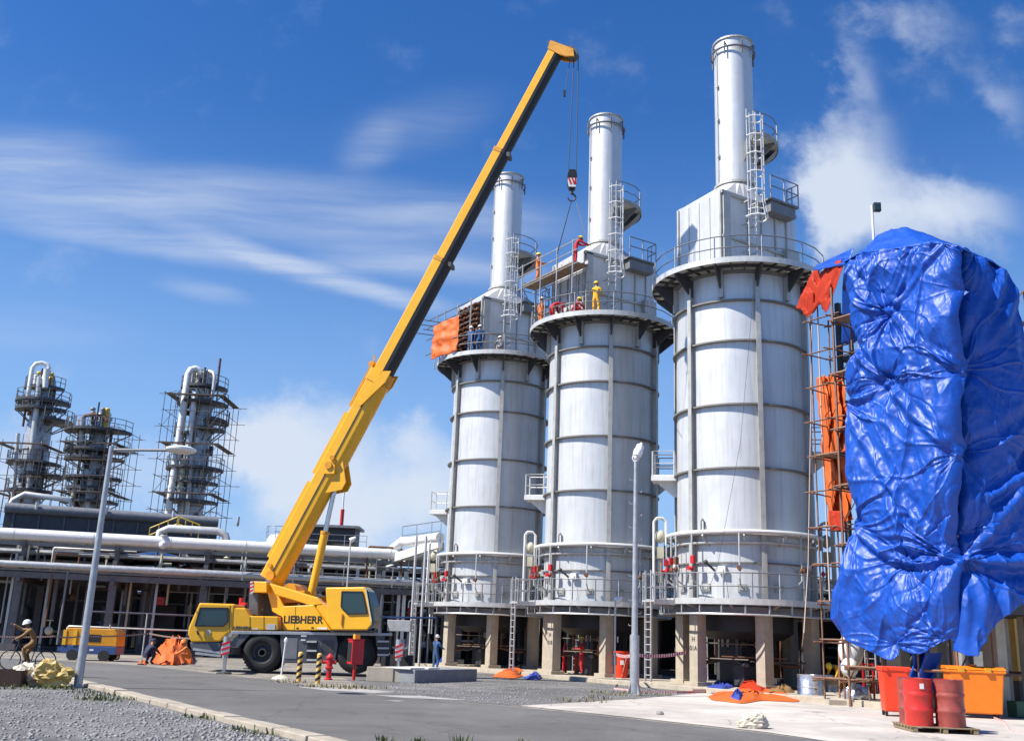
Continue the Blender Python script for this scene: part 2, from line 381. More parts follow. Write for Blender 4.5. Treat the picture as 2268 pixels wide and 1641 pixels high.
road_near = gp([(-420, 1470), (0, 1484), (140, 1505), (270, 1537), (430, 1577), (700, 1641)])
a = road_near[-1]; road_near += [a+DV*8, a+DV*20]
road_far = gp([(1830, 1641), (1700, 1625), (1400, 1592), (1150, 1566), (980, 1552), (840, 1536), (700, 1520), (600, 1506), (450, 1489), (300, 1473), (60, 1459), (-420, 1445)])
b0 = road_far[0]
road_pts = road_near+[b0+DV*18, b0+DV*6]+road_far
sheet('road', road_pts, .008, 'asphalt')
# gravel on both sides of the road
near = gp([(-420, 1474), (0, 1488), (140, 1509), (270, 1541), (430, 1581), (700, 1645)])
sheet('gravel_yard', near+[near[-1]+DV*20, V3((-14, -8, 0)), V3((-60, 0, 0)), V3((-70, 30, 0))], .004, 'gravel')
sheet('gravel_bed', gp([(830, 1534), (1000, 1552), (1150, 1564), (1250, 1562), (1410, 1549), (1570, 1534), (1490, 1515), (1300, 1500), (1150, 1489), (900, 1495), (760, 1500)]), .005, 'gravel')
ap = gp([(1150, 1563), (1410, 1548), (1575, 1532)])
sheet('concrete_apron', ap+[V3((8.6, 44, 0)), V3((14, 47, 0)), V3((40, 40, 0)), V3((40, -6, 0))]+[b0+DV*18, b0]+gp([(1700, 1622), (1400, 1589)]), .012, 'apron')
for k, l in enumerate([[(655, 1521), (760, 1522), (880, 1533), (830, 1535), (720, 1529)], [(830, 1540), (930, 1541), (1050, 1552), (900, 1546)], [(850, 1551), (900, 1552), (880, 1554)]]):
    sheet('worn_patch', gp(l), .014, 'worn')
mat('oil', (.05, .047, .043), .8, 0, .5, 1.5)  # even dark tone for the blot by the lamp post
def blot(px, py, rx, ry, seed):
    c = G(px, py); r = random.Random(seed); pts = []
    for k in range(28):
        a = 2*PI*k/28; q = 1+.45*mnoise.noise(V3((math.cos(a)*1.5, math.sin(a)*1.5, seed))); pts.append(V3((c.x+rx*q*math.cos(a), c.y+ry*q*math.sin(a), 0)))
    sheet('oil_stain', pts, .0125, 'oil')
for k, q in enumerate([(178, 1499, .9, .22)]): blot(*q, 40+k)
# raised kerb beside the road: short concrete stones
kp = gp([(150, 1508), (270, 1538), (350, 1558), (430, 1579), (560, 1610), (700, 1643)]); kp += [kp[-1]+DV*5]
mb = MB()
for a, b in zip(kp[:-1], kp[1:]):
    n = max(1, int((b-a).length/.9))
    for i in range(n):
        p = a.lerp(b, i/n+.004); q = a.lerp(b, (i+1)/n-.008); j = V3((random.uniform(-.02, .02), random.uniform(-.02, .02), .04+random.uniform(-.01, .01)))
        mb.bar(p+j, q+j, .36, .13)
struct(mb.build('kerb', 'kerbstone', bevel=.02))
# weeds and grass tufts
def tufts(name, spots, m, n=40, hh=.25, rad=.4):
    mb = MB()
    for c in spots:
        for i in range(n):
            a = random.uniform(0, 2*PI); r = rad*math.sqrt(random.random()); p = V3((c[0]+r*math.cos(a)*1.5, c[1]+r*math.sin(a)*.8, .01))
            h = hh*random.uniform(.3, 1.1); t = random.uniform(0, 2*PI); w = .012+.01*random.random()
            d = V3((math.cos(t), math.sin(t), 0)); l = V3((random.uniform(-.4, .4), random.uniform(-.4, .4), 1))*h
            mb.add([p-d*w, p+d*w, p+l*.6+d*w*.7, p+l, p+l*.6-d*w*.7], [(0, 1, 2, 3, 4)])
    return struct(mb.build(name, m, fix=False), 'stuff')
sp = [G(x, y) for x, y in [(40, 1522), (80, 1524), (120, 1526), (160, 1528), (20, 1526), (190, 1535), (215, 1541), (240, 1547), (225, 1552), (200, 1550), (255, 1549), (440, 1592), (540, 1617), (600, 1628)]]
g = tufts('grass', sp, 'grass', 34, .11, .34); g['label'] = 'short green grass growing along the gravel edge of the road'; g['category'] = 'grass'
sp = [G(x, y) for x, y in [(700, 1521), (760, 1523), (820, 1524), (730, 1524), (640, 1512), (780, 1526), (1350, 1535), (1380, 1540), (1330, 1548), (1440, 1538), (1290, 1555)]]
g = tufts('dry_grass', sp, 'drygrass', 45, .14, .5); g['label'] = 'dry brown grass around the bollards and hydrant beside the road'; g['category'] = 'grass'
for k, (x, y, w) in enumerate([(850, 1642, 'leftmost'), (925, 1648, 'second from left'), (1020, 1650, 'tallest and brightest'), (1160, 1652, 'rightmost')]):
    mb = MB(); c = G(x, y)
    for i in range(34):
        t = random.uniform(0, 2*PI); r = random.uniform(0, .2); p = V3((r*math.cos(t), r*math.sin(t), 0)); h = random.uniform(.04, .22 if k == 2 else .14)
        l = V3((math.cos(t)*.35, math.sin(t)*.35, 1))*h; d = V3((-math.sin(t), math.cos(t), 0))*.008
        mb.add([p-d, p+d, p+l*.6+d*1.3, p+l, p+l*.6-d*1.3], [(0, 1, 2, 3, 4)])
    tag(mb.build('weed', 'grass', fix=False), f'small green weed at the bottom edge of the road, {w} of four', 'weed', 'weeds at the road edge', c)
# stones on the gravel
mb = MB()
for i in range(3600):
    x = random.uniform(-60, 690); lo = float(np.interp(x, [-60, 150, 270, 430, 700], [1508, 1518, 1549, 1590, 1655])); y = lo+(1672-lo)*random.random()**1.3
    if i % 3 == 0:
        x = random.uniform(860, 1540); y = random.uniform(float(np.interp(x, [860, 1150, 1300, 1540], [1514, 1492, 1502, 1520])), float(np.interp(x, [860, 1000, 1150, 1410, 1540], [1533, 1550, 1561, 1546, 1534])))
    p = G(x, y); r = random.uniform(.010, .034); mb.ell((p.x, p.y, .01), (r*random.uniform(.8, 1.6), r, r*.8), 5, 3)
o = struct(mb.build('loose_stones', 'stone', fix=False), 'stuff'); o['label'] = 'loose pale stones scattered over the grey gravel'; o['category'] = 'stones'
# ------------------------------------------------------------------ fired heaters (the three silver vessels)
RS = 2.83
mat('pole_dark', (.11, .085, .06), .6, .2, .3, 5)
U = .62
def pol(r, a, z): return V3((r*math.cos(a), r*math.sin(a), z))
def handrail(parent, path, z, h=1.1, every=1, closed=False, name='handrail', kick=0):
    """path: plan points; rails are one part, every post a sub-part of it"""
    mb = MB(); pts = [V3((p[0], p[1], z)) for p in path]
    for k in (1.0, .52): mb.tube([p+V3((0, 0, h*k)) for p in pts], .026, 6, closed)
    o = mb.build(name, 'rail', parent)
    post = None
    for p in pts[::every]:
        if post is None:
            m2 = MB(); m2.bar((0, 0, -.08), (0, 0, h), .05, .05); post = m2.build('post', 'galv', o); post.location = p
        else:
            q = post.copy(); COL.objects.link(q); q.parent = o; q.location = p
    return o
def arc(r, a0, a1, n, c=(0, 0)): return [(c[0]+r*math.cos(a0+(a1-a0)*i/n), c[1]+r*math.sin(a0+(a1-a0)*i/n)) for i in range(n+1)]
def A(phi): return R_(phi-90)-PHI        # angle in the heater's own frame of the direction phi degrees right of -Y
def copies(o, M_list, parent):
    """further copies of part o turned about Z"""
    for a in M_list:
        q = o.copy(); COL.objects.link(q); q.parent = parent; q.rotation_euler = (0, 0, a)
BX, BY, BZ = 2.38, 1.42, 21.62; TX = -.02      # convection box half sizes, top
def make_heater():
    t = thing('fired_heater', 'x', 'heater')
    MB().lathe([(0, 3.34), (RS, 3.34), (RS, 17.05+U), (0, 17.05+U)], n=96).build('shell', 'silver', t)
    for z, w, hh in ((8.94, .17, .07), (11.65, .17, .07), (14.45, .17, .07), (15.78+U*.8, .17, .07), (16.95+U, .2, .1), (5.05, .1, .06)):
        MB().ring(RS-.02, RS+w, z-hh/2, z+hh/2, 96).build('stiffener_ring', 'ring_steel', t)
    mb = MB(); mb.bar((RS+.1, 0, 3.5), (RS+.1, 0, 17.1), .05, .26, (1, 0, 0)); mb.bar((RS+.23, 0, 3.5), (RS+.23, 0, 17.1), .21, .035, (1, 0, 0))
    r = mb.build('column_rib', 'rib_steel', t); copies(r, [k*PI/3 for k in range(1, 6)], t)
    mb = MB(); mb.bar((RS+.11, 0, 15.8+U), (RS+.11, 0, 17.1+U), .22, .2, (1, 0, 0))
    r = mb.build('stub_column', 'rib_steel', t); r.rotation_euler = (0, 0, PI/6); copies(r, [PI/6+k*PI/3 for k in range(1, 6)], t)
    mb = MB(); mb.box((RS-.1, 0, 1.62), (.48, .48, 2.9)); mb.box((RS-.1, 0, .24), (.8, .8, .16))
    for z in (.75, 1.25, 1.75, 2.25): mb.box((RS-.1, 0, z), (.488, .488, .012))
    g = mb.build('leg', 'concrete', t, bevel=.02)
    g.matrix_local = M4.Identity(4)
    for k in range(1, 6):
        q = g.copy(); COL.objects.link(q); q.parent = t
        p = pol(RS-.1, k*PI/3, 0); q.location = (p.x-(RS-.1), p.y, 0)
    MB().ring(RS-.42, RS+.3, 3.04, 3.30, 64).build('ring_beam', 'grey_steel', t)
    MB().lathe([(0, 3.02), (RS-.45, 3.02), (RS-.45, 3.3), (0, 3.3)], n=48).build('floor_plate', 'dark', t)
    # dark bulk added under the floor to deepen the shade there, with pipes
    pn = MB().lathe([(0, 2.05), (1.5, 2.05), (2.0, 2.35), (2.0, 3.02), (0, 3.02)], n=32).build('burner_plenum', 'dark', t)
    for k in range(6):
        a = k*PI/3+.5; MB().tube([pol(1.25, a, 2.1), pol(1.25, a, 1.2), pol(1.9, a+.2, 1.05), pol(2.5, a+.3, 1.05)], .07, 8).build('burner_pipe', 'dark_steel' if k % 2 else 'rust', pn)
    for a, z, m in ((A(-40), 1.25, 'pole_dark'), (A(-5), 1.35, 'rust'), (A(20), 1.2, 'pole_dark'), (A(-20), 1.85, 'pole_dark')):
        u = V3((-math.sin(a), math.cos(a), 0)); MB().tube([pol(2.35, a, z)-u*1.3, pol(2.35, a, z)+u*1.3], .03, 6).build('guard_tube', m, pn)
    MB().box((.2, .3, 1.0), (1.6, 1.3, 1.5)).build('blower', 'dark', pn); MB().box((-.9, -.8, .6), (.7, .6, .8)).build('pump', 'dark_steel', pn)  # dark boxes added to fill the shaded space under the heater
    # burner deck
    DR = RS+.80
    mb = MB(); mb.ring(RS+.03, DR, 3.44, 3.50, 72)
    d = mb.build('burner_deck', 'galv', t)
    mb = MB(); mb.ring(DR, DR+.03, 3.36, 3.60, 72); mb.build('fascia', 'pale_steel', d)
    mb = MB(); mb.tube([pol(DR-.05, 2*PI*k/48, 2.98) for k in range(48)], .045, 6, True)
    for k in range(24): mb.bar(pol(DR-.05, 2*PI*k/24, 2.98), pol(DR-.05, 2*PI*k/24, 3.40), .07, .05)
    for k in range(12): mb.bar(pol(RS, 2*PI*k/12+.1, 3.2), pol(DR, 2*PI*k/12+.1, 3.38), .09, .1)
    mb.build('bracket', 'galv', d)
    handrail(t, arc(DR-.05, A(-62), A(-62)+R_(322), 18), 3.5)
    # header ring with its plate
    mb = MB(); mb.ring(RS-.01, RS+.34, 6.16, 6.21, 72); pl = mb.build('header_shelf', 'pale_steel', t)
    mb = MB(); mb.tube([pol(RS+.46, 2*PI*k/64, 6.27) for k in range(64)], .085, 8, True); mb.build('header_pipe', 'white', t)
    mb = MB(); mb.tube([pol(RS+.20, 2*PI*k/64, 5.86) for k in range(64)], .06, 8, True); mb.build('header_pipe', 'pale_steel', t)
    mb = MB(); mb.bar(pol(RS, .26, 5.75), pol(RS+.5, .26, 6.14), .06, .1)
    hb = mb.build('header_bracket', 'pale_steel', t); copies(hb, [2*PI*k/12 for k in range(1, 12)], t)
    # burner trimmings: drop pipes, red valves, boxes, sight doors
    for k, ph in enumerate((-93, -78, -70, -52, -16, 30, 62)):
        a = A(ph); mb = MB(); rr = RS+.5
        mb.tube([pol(rr, a, 6.2), pol(rr, a, 4.4), pol(rr-.35, a, 4.15), pol(RS, a, 4.15)], .035, 6)
        pp = mb.build('fuel_pipe', 'pale_steel', t)
        mb = MB(); mb.ell(pol(rr, a, 4.8), (.085, .085, .12), 8, 6); mb.cyl(pol(rr, a, 4.8), pol(rr+.22, a, 4.8), .03, 6); mb.cyl(pol(rr+.2, a, 4.8), pol(rr+.23, a, 4.8), .1, 10)
        if k < 4: mb.box(pol(rr+.05, a+.03, 5.15), (.15, .18, .3), a)
        mb.build('valve', 'red' if k in (0, 1, 3, 6) else 'rust', pp)
    for ph, z, w, m in ((-30, 4.75, .30, 'white'), (-62, 4.55, .28, 'grey_steel'), (-88, 5.0, .3, 'white'), (48, 5.0, .2, 'white')):
        a = A(ph); mb = MB(); mb.box(pol(RS+.12, a, z), (.2, w, w), a); mb.cyl(pol(RS+.2, a, z), pol(RS+.25, a, z), w*.3, 12); mb.tube([pol(RS+.15, a, z-w/2), pol(RS+.12, a+.03, 3.9), pol(RS+.05, a+.05, 3.6)], .012, 4)
        mb.build('junction_box', m, t)
    for ph in (-38, 36):
        a = A(ph); mb = MB(); mb.cyl(pol(RS, a, 4.75), pol(RS+.42, a-.05, 5.02), .05, 8); mb.ell(pol(RS+.44, a-.05, 5.04), (.1, .1, .1), 8, 6); mb.build('pilot_gun', 'dark_steel' if ph < 0 else 'galv', t)
    for ph in (-75, -45, -15, 15, 45):
        a = A(ph); mb = MB(); mb.box(pol(RS+.04, a, 4.05), (.1, .34, .3), a); mb.box(pol(RS+.1, a, 4.05), (.04, .2, .17), a); mb.build('sight_door', 'rib_steel', t)
    for ph in (-97, 88):
        a = A(ph); mb = MB(); c = pol(RS+.75, a, 0); tg = V3((-math.sin(a), math.cos(a), 0))
        for s in (-.17, .17):
            u = tg*s; w = V3((math.cos(a), math.sin(a), 0))
            mb.tube([c+u-w*.25+V3((0, 0, 5.9)), c+u-w*.25+V3((0, 0, 6.95)), c+u-w*.1+V3((0, 0, 7.1)), c+u+w*.15+V3((0, 0, 7.1)), c+u+w*.28+V3((0, 0, 6.95)), c+u+w*.28+V3((0, 0, 3.6))], .055, 8)
        mb.build('crossover_pipe', 'white', t)
        mb = MB(); mb.ell(c+V3((0, 0, 6.3)), (.22, .22, .3), 10, 8); mb.box(c+V3((0, 0, 5.6)), (.3, .3, .5), a); mb.cyl(c+V3((0, 0, 5.3)), c+V3((0, 0, 4.3)), .09, 8); mb.build('regulator', 'beige', t)
    a = A(-47); mb = MB(); mb.tube([pol(RS+.02, a, 6.3), pol(RS+.02, a, 6.75), pol(RS+.12, a, 6.85), pol(RS+.22, a, 6.75), pol(RS+.22, a, 6.4)], .03, 6); mb.build('vent_hoop', 'rail', t)
    # side balconies
    for ph, z in ((-104, 9.0), (76, 10.0)):
        a = A(ph); mb = MB(); T = M4.Rotation(a, 4, 'Z')
        mb.box((RS+.55, 0, z), (1.1, 1.0, .06), 0, T); mb.box((RS+.55, 0, z-.12), (1.14, 1.06, .22), 0, T); mb.prism([(RS, z-.9), (RS+.15, z-.9), (RS+1.0, z-.2), (RS, z-.2)], -.04, .04, T)
        b = mb.build('side_balcony', 'white', t)
        c = [T @ V3(q) for q in ((RS+.1, -.48, 0), (RS+1.06, -.48, 0), (RS+1.06, .48, 0), (RS+.1, .48, 0))]
        mb = MB()
        for k in (.55, 1.1): mb.tube([q+V3((0, 0, z+k)) for q in c], .028, 6)
        for q in c: mb.bar(q+V3((0, 0, z)), q+V3((0, 0, z+1.1)), .055, .055)
        mb.build('rail', 'pale_steel', b)
    # access ladder and landing
    a = A(-72); T = M4.Rotation(a, 4, 'Z')
    mb = MB(); x = RS+1.72
    for s in (-.26, .26): mb.bar((x, s, .25), (x, s, 4.7), .07, .05)
    for k in range(11): mb.cyl((x, -.26, .5+k*.3), (x, .26, .5+k*.3), .02, 6)
    mb.build('access_ladder', 'pale_steel', t, T)
    mb = MB(); mb.box((RS+1.26, 0, 3.45), (.95, 1.1, .07), 0, T); mb.box((RS+1.26, .56, 3.42), (.95, .03, .2), 0, T); mb.box((RS+1.26, -.56, 3.42), (.95, .03, .2), 0, T)
    ld = mb.build('ladder_landing', 'pale_steel', t)
    mb = MB()
    for s in (-.55, .55):
        for k in (.55, 1.1): mb.tube([T @ V3((RS+.75, s, 3.48+k)), T @ V3((x, s, 3.48+k)), T @ V3((x, s*.5, 3.48+k))], .028, 6)
        for u in (.8, 1.2, 1.69): mb.bar(T @ V3((RS+u, s, 3.4)), T @ V3((RS+u, s, 4.58)), .05, .05)
    mb.build('rail', 'galv', ld)
    # top platform
    PR = 3.93
    mb = MB()
    for k in range(12): mb.ring(RS-.5, PR, 17.12+U, 17.17+U, 5, k*PI/6+.008, (k+1)*PI/6-.008)
    tp = mb.build('top_platform', 'grate', t)
    MB().ring(PR, PR+.035, 17.02+U, 17.27+U, 72).build('fascia', 'pale_steel', tp)
    mb = MB(); mb.ring(3.42, 3.48, 16.96+U, 17.1+U, 60)
    for k in range(12):
        a = k*PI/6; T = M4.Rotation(a, 4, 'Z'); mb.prism([(RS, 16.1+U), (RS+.12, 16.1+U), (PR, 16.95+U), (PR, 17.1+U), (RS, 17.1+U)], -.035, .035, T)
        for j in (1, 2): mb.bar(pol(RS, a+j*PI/18, 17.06+U), pol(PR, a+j*PI/18, 17.06+U), .05, .1)
    mb.build('bracket', 'dark_steel', tp)
    handrail(t, arc(PR-.06, 0, 2*PI*23/24, 23), 17.17+U, 1.1, 2, True)
    mb = MB(); mb.lathe([(0, 17.06+U), (RS-.2, 17.06+U), (RS-.2, 17.2+U), (0, 17.2+U)], n=48); mb.build('roof_plate', 'grey_steel', t)
    # convection box, hood and stack
    bx = MB().box((0, 0, (17.2+U+BZ)/2), (2*BX, 2*BY, BZ-17.2-U)).build('convection_box', 'silver', t)
    mb = MB()
    for k in (-.46, .0, .46):      # seams and stiffeners on the end face
        mb.box((-BX-.012, k*1.5, 19.6), (.03, .03, 3.7))
    mb.box((-BX-.03, -BY+.03, 19.62), (.1, .1, 3.85)); mb.box((-BX-.03, BY-.03, 19.62), (.1, .1, 3.85))
    for k in (-.75, .1, 1.0, 1.75): mb.box((k, -BY-.03, 19.62), (.05, .08, 3.8))
    mb.box((0, -BY-.05, BZ-.1), (2*BX+.1, .12, .16)); mb.box((0, -BY-.05, 19.4), (2*BX, .1, .1)); mb.box((BX-.5, -BY-.15, 19.1), (.8, .3, 1.1))
    mb.box((-BX+.25, -BY-.06, 19.62), (.42, .1, 3.8))
    mb.build('stiffener', 'rib_steel', bx)
    # hood: rectangle to circle
    n = 32; SR = .92; HZ = 22.75; mb = MB(); vs = []
    for i in range(n):
        a = 2*PI*i/n; c, s = math.cos(a), math.sin(a); k = 1/max(abs(c)/BX, abs(s)/BY) if max(abs(c)/BX, abs(s)/BY) > 0 else 1
        vs.append((c*k, s*k, BZ+.001)); 
    for i in range(n): a = 2*PI*i/n; vs.append((TX+1.0*SR*math.cos(a), SR*math.sin(a), HZ))
    mb.add(vs, [(i, (i+1) % n, n+(i+1) % n, n+i) for i in range(n)]); mb.build('hood', 'silver', t)
    ST = 30.5
    mb = MB(); mb.lathe([(SR, HZ), (SR, ST), (SR-.06, ST), (SR-.06, HZ+2)], (TX, 0, 0), 48); st = mb.build('stack', 'silver', t)
    MB().ring(SR-.01, SR+.1, HZ+.02, HZ+.14, 40, c=(TX, 0, 0)).build('base_flange', 'rib_steel', st)
    MB().ring(SR-.03, SR+.07, ST-.02, ST+.06, 40, c=(TX, 0, 0)).build('rim', 'rib_steel', st)
    mb = MB(); mb.tube([(TX+1.06*math.cos(2*PI*k/40), 1.06*math.sin(2*PI*k/40), ST-.55) for k in range(40)], .05, 6, True)
    for k in range(8):
        a = k*PI/4+.4; c = V3((TX, 0, 0)); mb.bar(c+pol(SR, a, ST-.3), c+pol(1.06, a, ST-.3), .05, .05); mb.bar(c+pol(1.06, a, ST-.95), c+pol(1.06, a, ST-.25), .06, .06)
    mb.build('trolley_ring', 'rail', st)
    mb = MB()
    for z in (24.3, 26.2, 28.0): mb.box((TX-SR-.05, .1, z), (.14, .1, .12))
    mb.bar((TX-SR-.03, .16, HZ), (TX-SR-.03, .16, ST-.5), .03, .03); mb.build('sample_nozzle', 'rib_steel', st)
    # caged ladder up the front face
    lx, ly = -.85, -BY-.52
    mb = MB()
    for s in (-.24, .24): mb.bar((lx+s, ly+.1, 17.2+U), (lx+s, ly+.1, 25.9), .065, .04)
    for k in range(27): mb.cyl((lx-.24, ly+.1, 17.5+k*.3), (lx+.24, ly+.1, 17.5+k*.3), .018, 5)
    for z in (18.9, 20.2, 21.3): mb.bar((lx-.24, ly+.1, z), (lx-.24, -BY, z), .05, .05); mb.bar((lx+.24, ly+.1, z), (lx+.24, -BY, z), .05, .05)
    for z in (22.9, 24.4): mb.bar((lx, ly+.1, z), (TX, -SR, z), .06, .05)
    lad = mb.build('ladder', 'pale_steel', t)
    mb = MB()
    hoop = lambda z, r=.4: [(lx-.24, ly+.1, z)]+[(lx+r*math.sin(q), ly-.1-r*math.cos(q)*1.05, z) for q in [R_(v) for v in (-100, -70, -35, 0, 35, 70, 100)]]+[(lx+.24, ly+.1, z)]
    for k in range(6): mb.tube(hoop(20.75+k*.92, .4), .035, 5)
    mb.tube(hoop(20.4, .52), .045, 5)
    for q in (-75, -38, 0, 38, 75):
        q = R_(q); p = V3((lx+.4*math.sin(q), ly-.1-.42*math.cos(q), 0)); b = V3((lx+.52*math.sin(q), ly-.1-.55*math.cos(q), 0)); mb.bar(b+V3((0, 0, 20.4)), p+V3((0, 0, 21.2)), .045, .02); mb.bar(p+V3((0, 0, 21.2)), p+V3((0, 0, 25.5)), .045, .02)
    mb.build('safety_cage', 'white', lad)
    # half round sampling platform on the stack
    c = (TX+.05, 0); a0, a1 = R_(-110), R_(62); z = 24.85
    mb = MB(); mb.ring(SR+.03, 2.0, z-.05, z, 20, a0, a1, (*c, 0)); mb.ring(1.98, 2.01, z-.16, z+.1, 20, a0, a1, (*c, 0)); sp = mb.build('stack_platform', 'grate', t)
    mb = MB()
    for k in range(5): a = a0+(a1-a0)*k/4; T = M4.Translation((*c, 0)) @ M4.Rotation(a, 4, 'Z'); mb.prism([(SR, z-.95), (SR+.1, z-.95), (1.95, z-.16), (1.95, z-.05), (SR, z-.05)], -.03, .03, T)
    mb.lathe([(1.95, z-.14), (1.2, z-.85), (SR, z-.9)], (*c, 0), 16, R_(-50), a1, True); mb.build('bracket', 'grey_steel', sp)
    handrail(t, arc(1.96, a0, a1, 9, c), z, 1.1, 3)
    # rectangular step-off platform lower down
    T = M4.Identity(4); mb = MB(); mb.box((1.0, -1.72, BZ+.05), (1.9, .75, .1)); mb.box((1.0, -1.72, BZ-.28), (1.6, .55, .5)); sp = mb.build('side_platform', 'grey_steel', t)
    handrail(t, [(.1, -2.08), (1.0, -2.08), (1.93, -2.08), (1.93, -1.7), (1.93, -1.4)], BZ+.1, 1.1, 1)
    # elbow duct behind the right end
    mb = MB(); ex = BX+.1
    mb.tube([(ex-.1, .3, 20.0), (ex+.35, .3, 20.05)]+[(ex+.35+.55*math.sin(R_(q)), .3, 19.5+.55*math.cos(R_(q))) for q in (20, 45, 70, 90)]+[(ex+.9, .3, 18.6), (ex+.9, .3, 17.2+U)], .36, 16)
    el = mb.build('elbow_duct', 'galv', t)
    mb = MB()
    for z in (17.9, 18.5, 19.1): mb.ring(.35, .385, z, z+.05, 20, c=(ex+.9, .3, 0))
    mb.build('lagging_band', 'chrome', el)
    mb = MB(); mb.tube([(BX+.6, .9, 17.2+U), (BX+.6, .9, 19.5), (BX-.1, .9, 19.8)], .07, 8); mb.tube([(BX+.4, -.7, 17.2+U), (BX+.4, -.7, 18.6), (BX, -.7, 18.8)], .09, 8); mb.build('steam_pipe', 'pale_steel', t)
    return t
AX3 = V3((10.35, 44.4, 0)); ROWV = V3((5.5, -7.95, 0))
H3 = make_heater(); H3.location = AX3; H3.rotation_euler = (0, 0, PHI)
H3['label'] = 'tall silver heater nearest the blue tarpaulin, with the highest white stack'; H3['group'] = 'silver fired heaters in a row'
ax = lambda k: AX3-ROWV*(3-k)
H2 = dup(H3, 'middle silver heater with workers on its round top platform', ax(2))
H1 = dup(H3, 'silver heater furthest from the camera, its box opened to rusty tubes', ax(1))
def local(h, k): return [c for c in h.children if c.name.startswith(k)]
# plinth under the row
mb = MB(); T = M4.Translation(ax(2)) @ M4.Rotation(PHI, 4, 'Z'); mb.box((.3, -3.5, .08), (8.4, 33, .16), 0, T); mb.box((-3.95, -3.5, .10), (.2, 33, .2), 0, T)
struct(mb.build('concrete_plinth', 'concrete', bevel=.02))
# opened end of the furthest heater: corroded finned tubes
mb = MB(); mb.box((-BX-.03, 0, 19.6), (.05, 2*BY-.25, 3.5)); b = mb.build('opened_end', 'dark', H1)
mb = MB()
for r in range(11):
    for k in range(9):
        y = -BY+.3+k*.28; z = 17.95+r*.32
        mb.cyl((-BX-.05, y, z), (-BX-.2-.08*random.random(), y, z+.02), .10, 8)
        if k % 2 == r % 2 and k < 8: mb.tube([(-BX-.16, y, z), (-BX-.34, y+.06, z), (-BX-.34, y+.22, z), (-BX-.16, y+.28, z)], .075, 7)
mb.build('tube_bundle', 'rust', b)
# stencilled marks on two legs
for h, s, z in ((H3, 'H', 1.98), (H3, '01A', 1.62), (H2, 'H', 1.98), (H2, '01B', 1.62)):
    leg = [c for c in h.children if c.name.startswith('leg')][3]
    M = M4.Translation((-(RS-.1)-.248-(0), 0, z)) @ M4.Rotation(-PI/2, 4, 'Z') @ M4.Rotation(PI/2, 4, 'X')
    # the leg's own frame is shifted to the first leg's place
    M = M4.Translation((2*(RS-.1), 0, 0)) @ M
    text('stencil_mark', s, .26, 'dark_steel', leg, M, .003, .004)
# ------------------------------------------------------------------ mobile crane
CRM = M4.Translation((-9.35, 43.75, 0)) @ M4.Rotation(R_(4), 4, 'Z') @ M4.Rotation(R_(-1.2), 4, 'Y')
CR = thing('mobile_crane', 'yellow two axle mobile crane with its long boom raised over the heaters', 'crane')
CR.matrix_world = CRM
def infr(Mx, x, y, yl):
    I = Mx.inverted(); o = I @ EYEP; d = (I.to_3x3() @ ray(x, y)); return o+d*((yl-o.y)/d.y)
def r3(X, Y): return 388.8+.2571*X, 1198.8+.2571*Y
def cp(X, Y, yl=-1.25): q = infr(CRM, *r3(X, Y), yl); return (q.x, q.z)
def poly(l, yl=-1.25): return [cp(X, Y, yl) for X, Y in l]
def glassy(name, pl, y, m, par, d=.03):
    return MB().prism(pl, y-d, y).build(name, m, par)
cab = MB().prism(poly([(205, 528), (512, 538), (505, 590), (492, 765), (440, 800), (380, 862), (135, 868), (105, 800), (112, 740)]), -1.25, 1.25).build('driver_cab', 'yellow', CR, bevel=.06)
w = poly([(215, 572), (455, 574), (450, 690), (410, 728), (170, 725)])
glassy('side_window', w, -1.25, 'glass', cab)
mb = MB()
for a, b in zip(w, w[1:]+w[:1]): mb.bar((a[0], -1.275, a[1]), (b[0], -1.275, b[1]), .05, .05)
mb.build('window_seal', 'black', cab)
q = poly([(207, 560), (118, 735)]); mb = MB(); mb.bar((q[0][0]-.06, 0, q[0][1]), (q[1][0]-.06, 0, q[1][1]), 2.1, .04, (0, 0, 1)); mb.build('windscreen', 'glass', cab)
q = poly([(285, 780), (185, 790), (330, 760), (350, 862)]); mb = MB(); mb.cyl((q[0][0], -1.25, q[0][1]), (q[0][0], -1.27, q[0][1]), .1, 16); mb.build('round_badge', 'beige', cab)
mb = MB(); mb.bar((q[1][0], -1.29, q[1][1]+.1), (q[1][0]+.06, -1.29, q[1][1]-.06), .06, .05); mb.build('door_handle', 'black', cab)
mb = MB(); p_ = poly([(150, 660)])[0]; mb.bar((p_[0]-.1, -1.3, p_[1]+.55), (p_[0]-.12, -1.55, p_[1]+.5), .03, .03); mb.box((p_[0]-.12, -1.56, p_[1]+.3), (.1, .18, .36)); mb.build('mirror', 'black', cab)
MB().prism(poly([(118, 866), (385, 862), (396, 940), (255, 955), (135, 930)]), -1.22, 1.22).build('bumper', 'carrier_grey', CR, bevel=.05)
eng = MB().prism(poly([(500, 570), (600, 573), (640, 640), (885, 645), (885, 762), (490, 768)]), -1.23, 1.23).build('engine_cover', 'yellow', CR, bevel=.04)
text('lettering', 'LIEBHERR', .17, 'dark_steel', eng, M4.Translation((cp(575, 745)[0], -1.235, cp(575, 745)[1])) @ M4.Rotation(PI/2, 4, 'X'), .004, .006)
mb = MB(); p_ = cp(820, 735); mb.box((p_[0], -1.24, p_[1]), (.34, .03, .22)); p_ = cp(690, 752); mb.box((p_[0], -1.24, p_[1]), (.2, .03, .06)); mb.build('data_plate', 'pale_steel', eng)
dk = poly([(478, 768), (1850, 788), (1850, 812), (478, 796)]); MB().prism(dk, -1.27, 1.27).build('deck', 'galv', CR, bevel=.015)
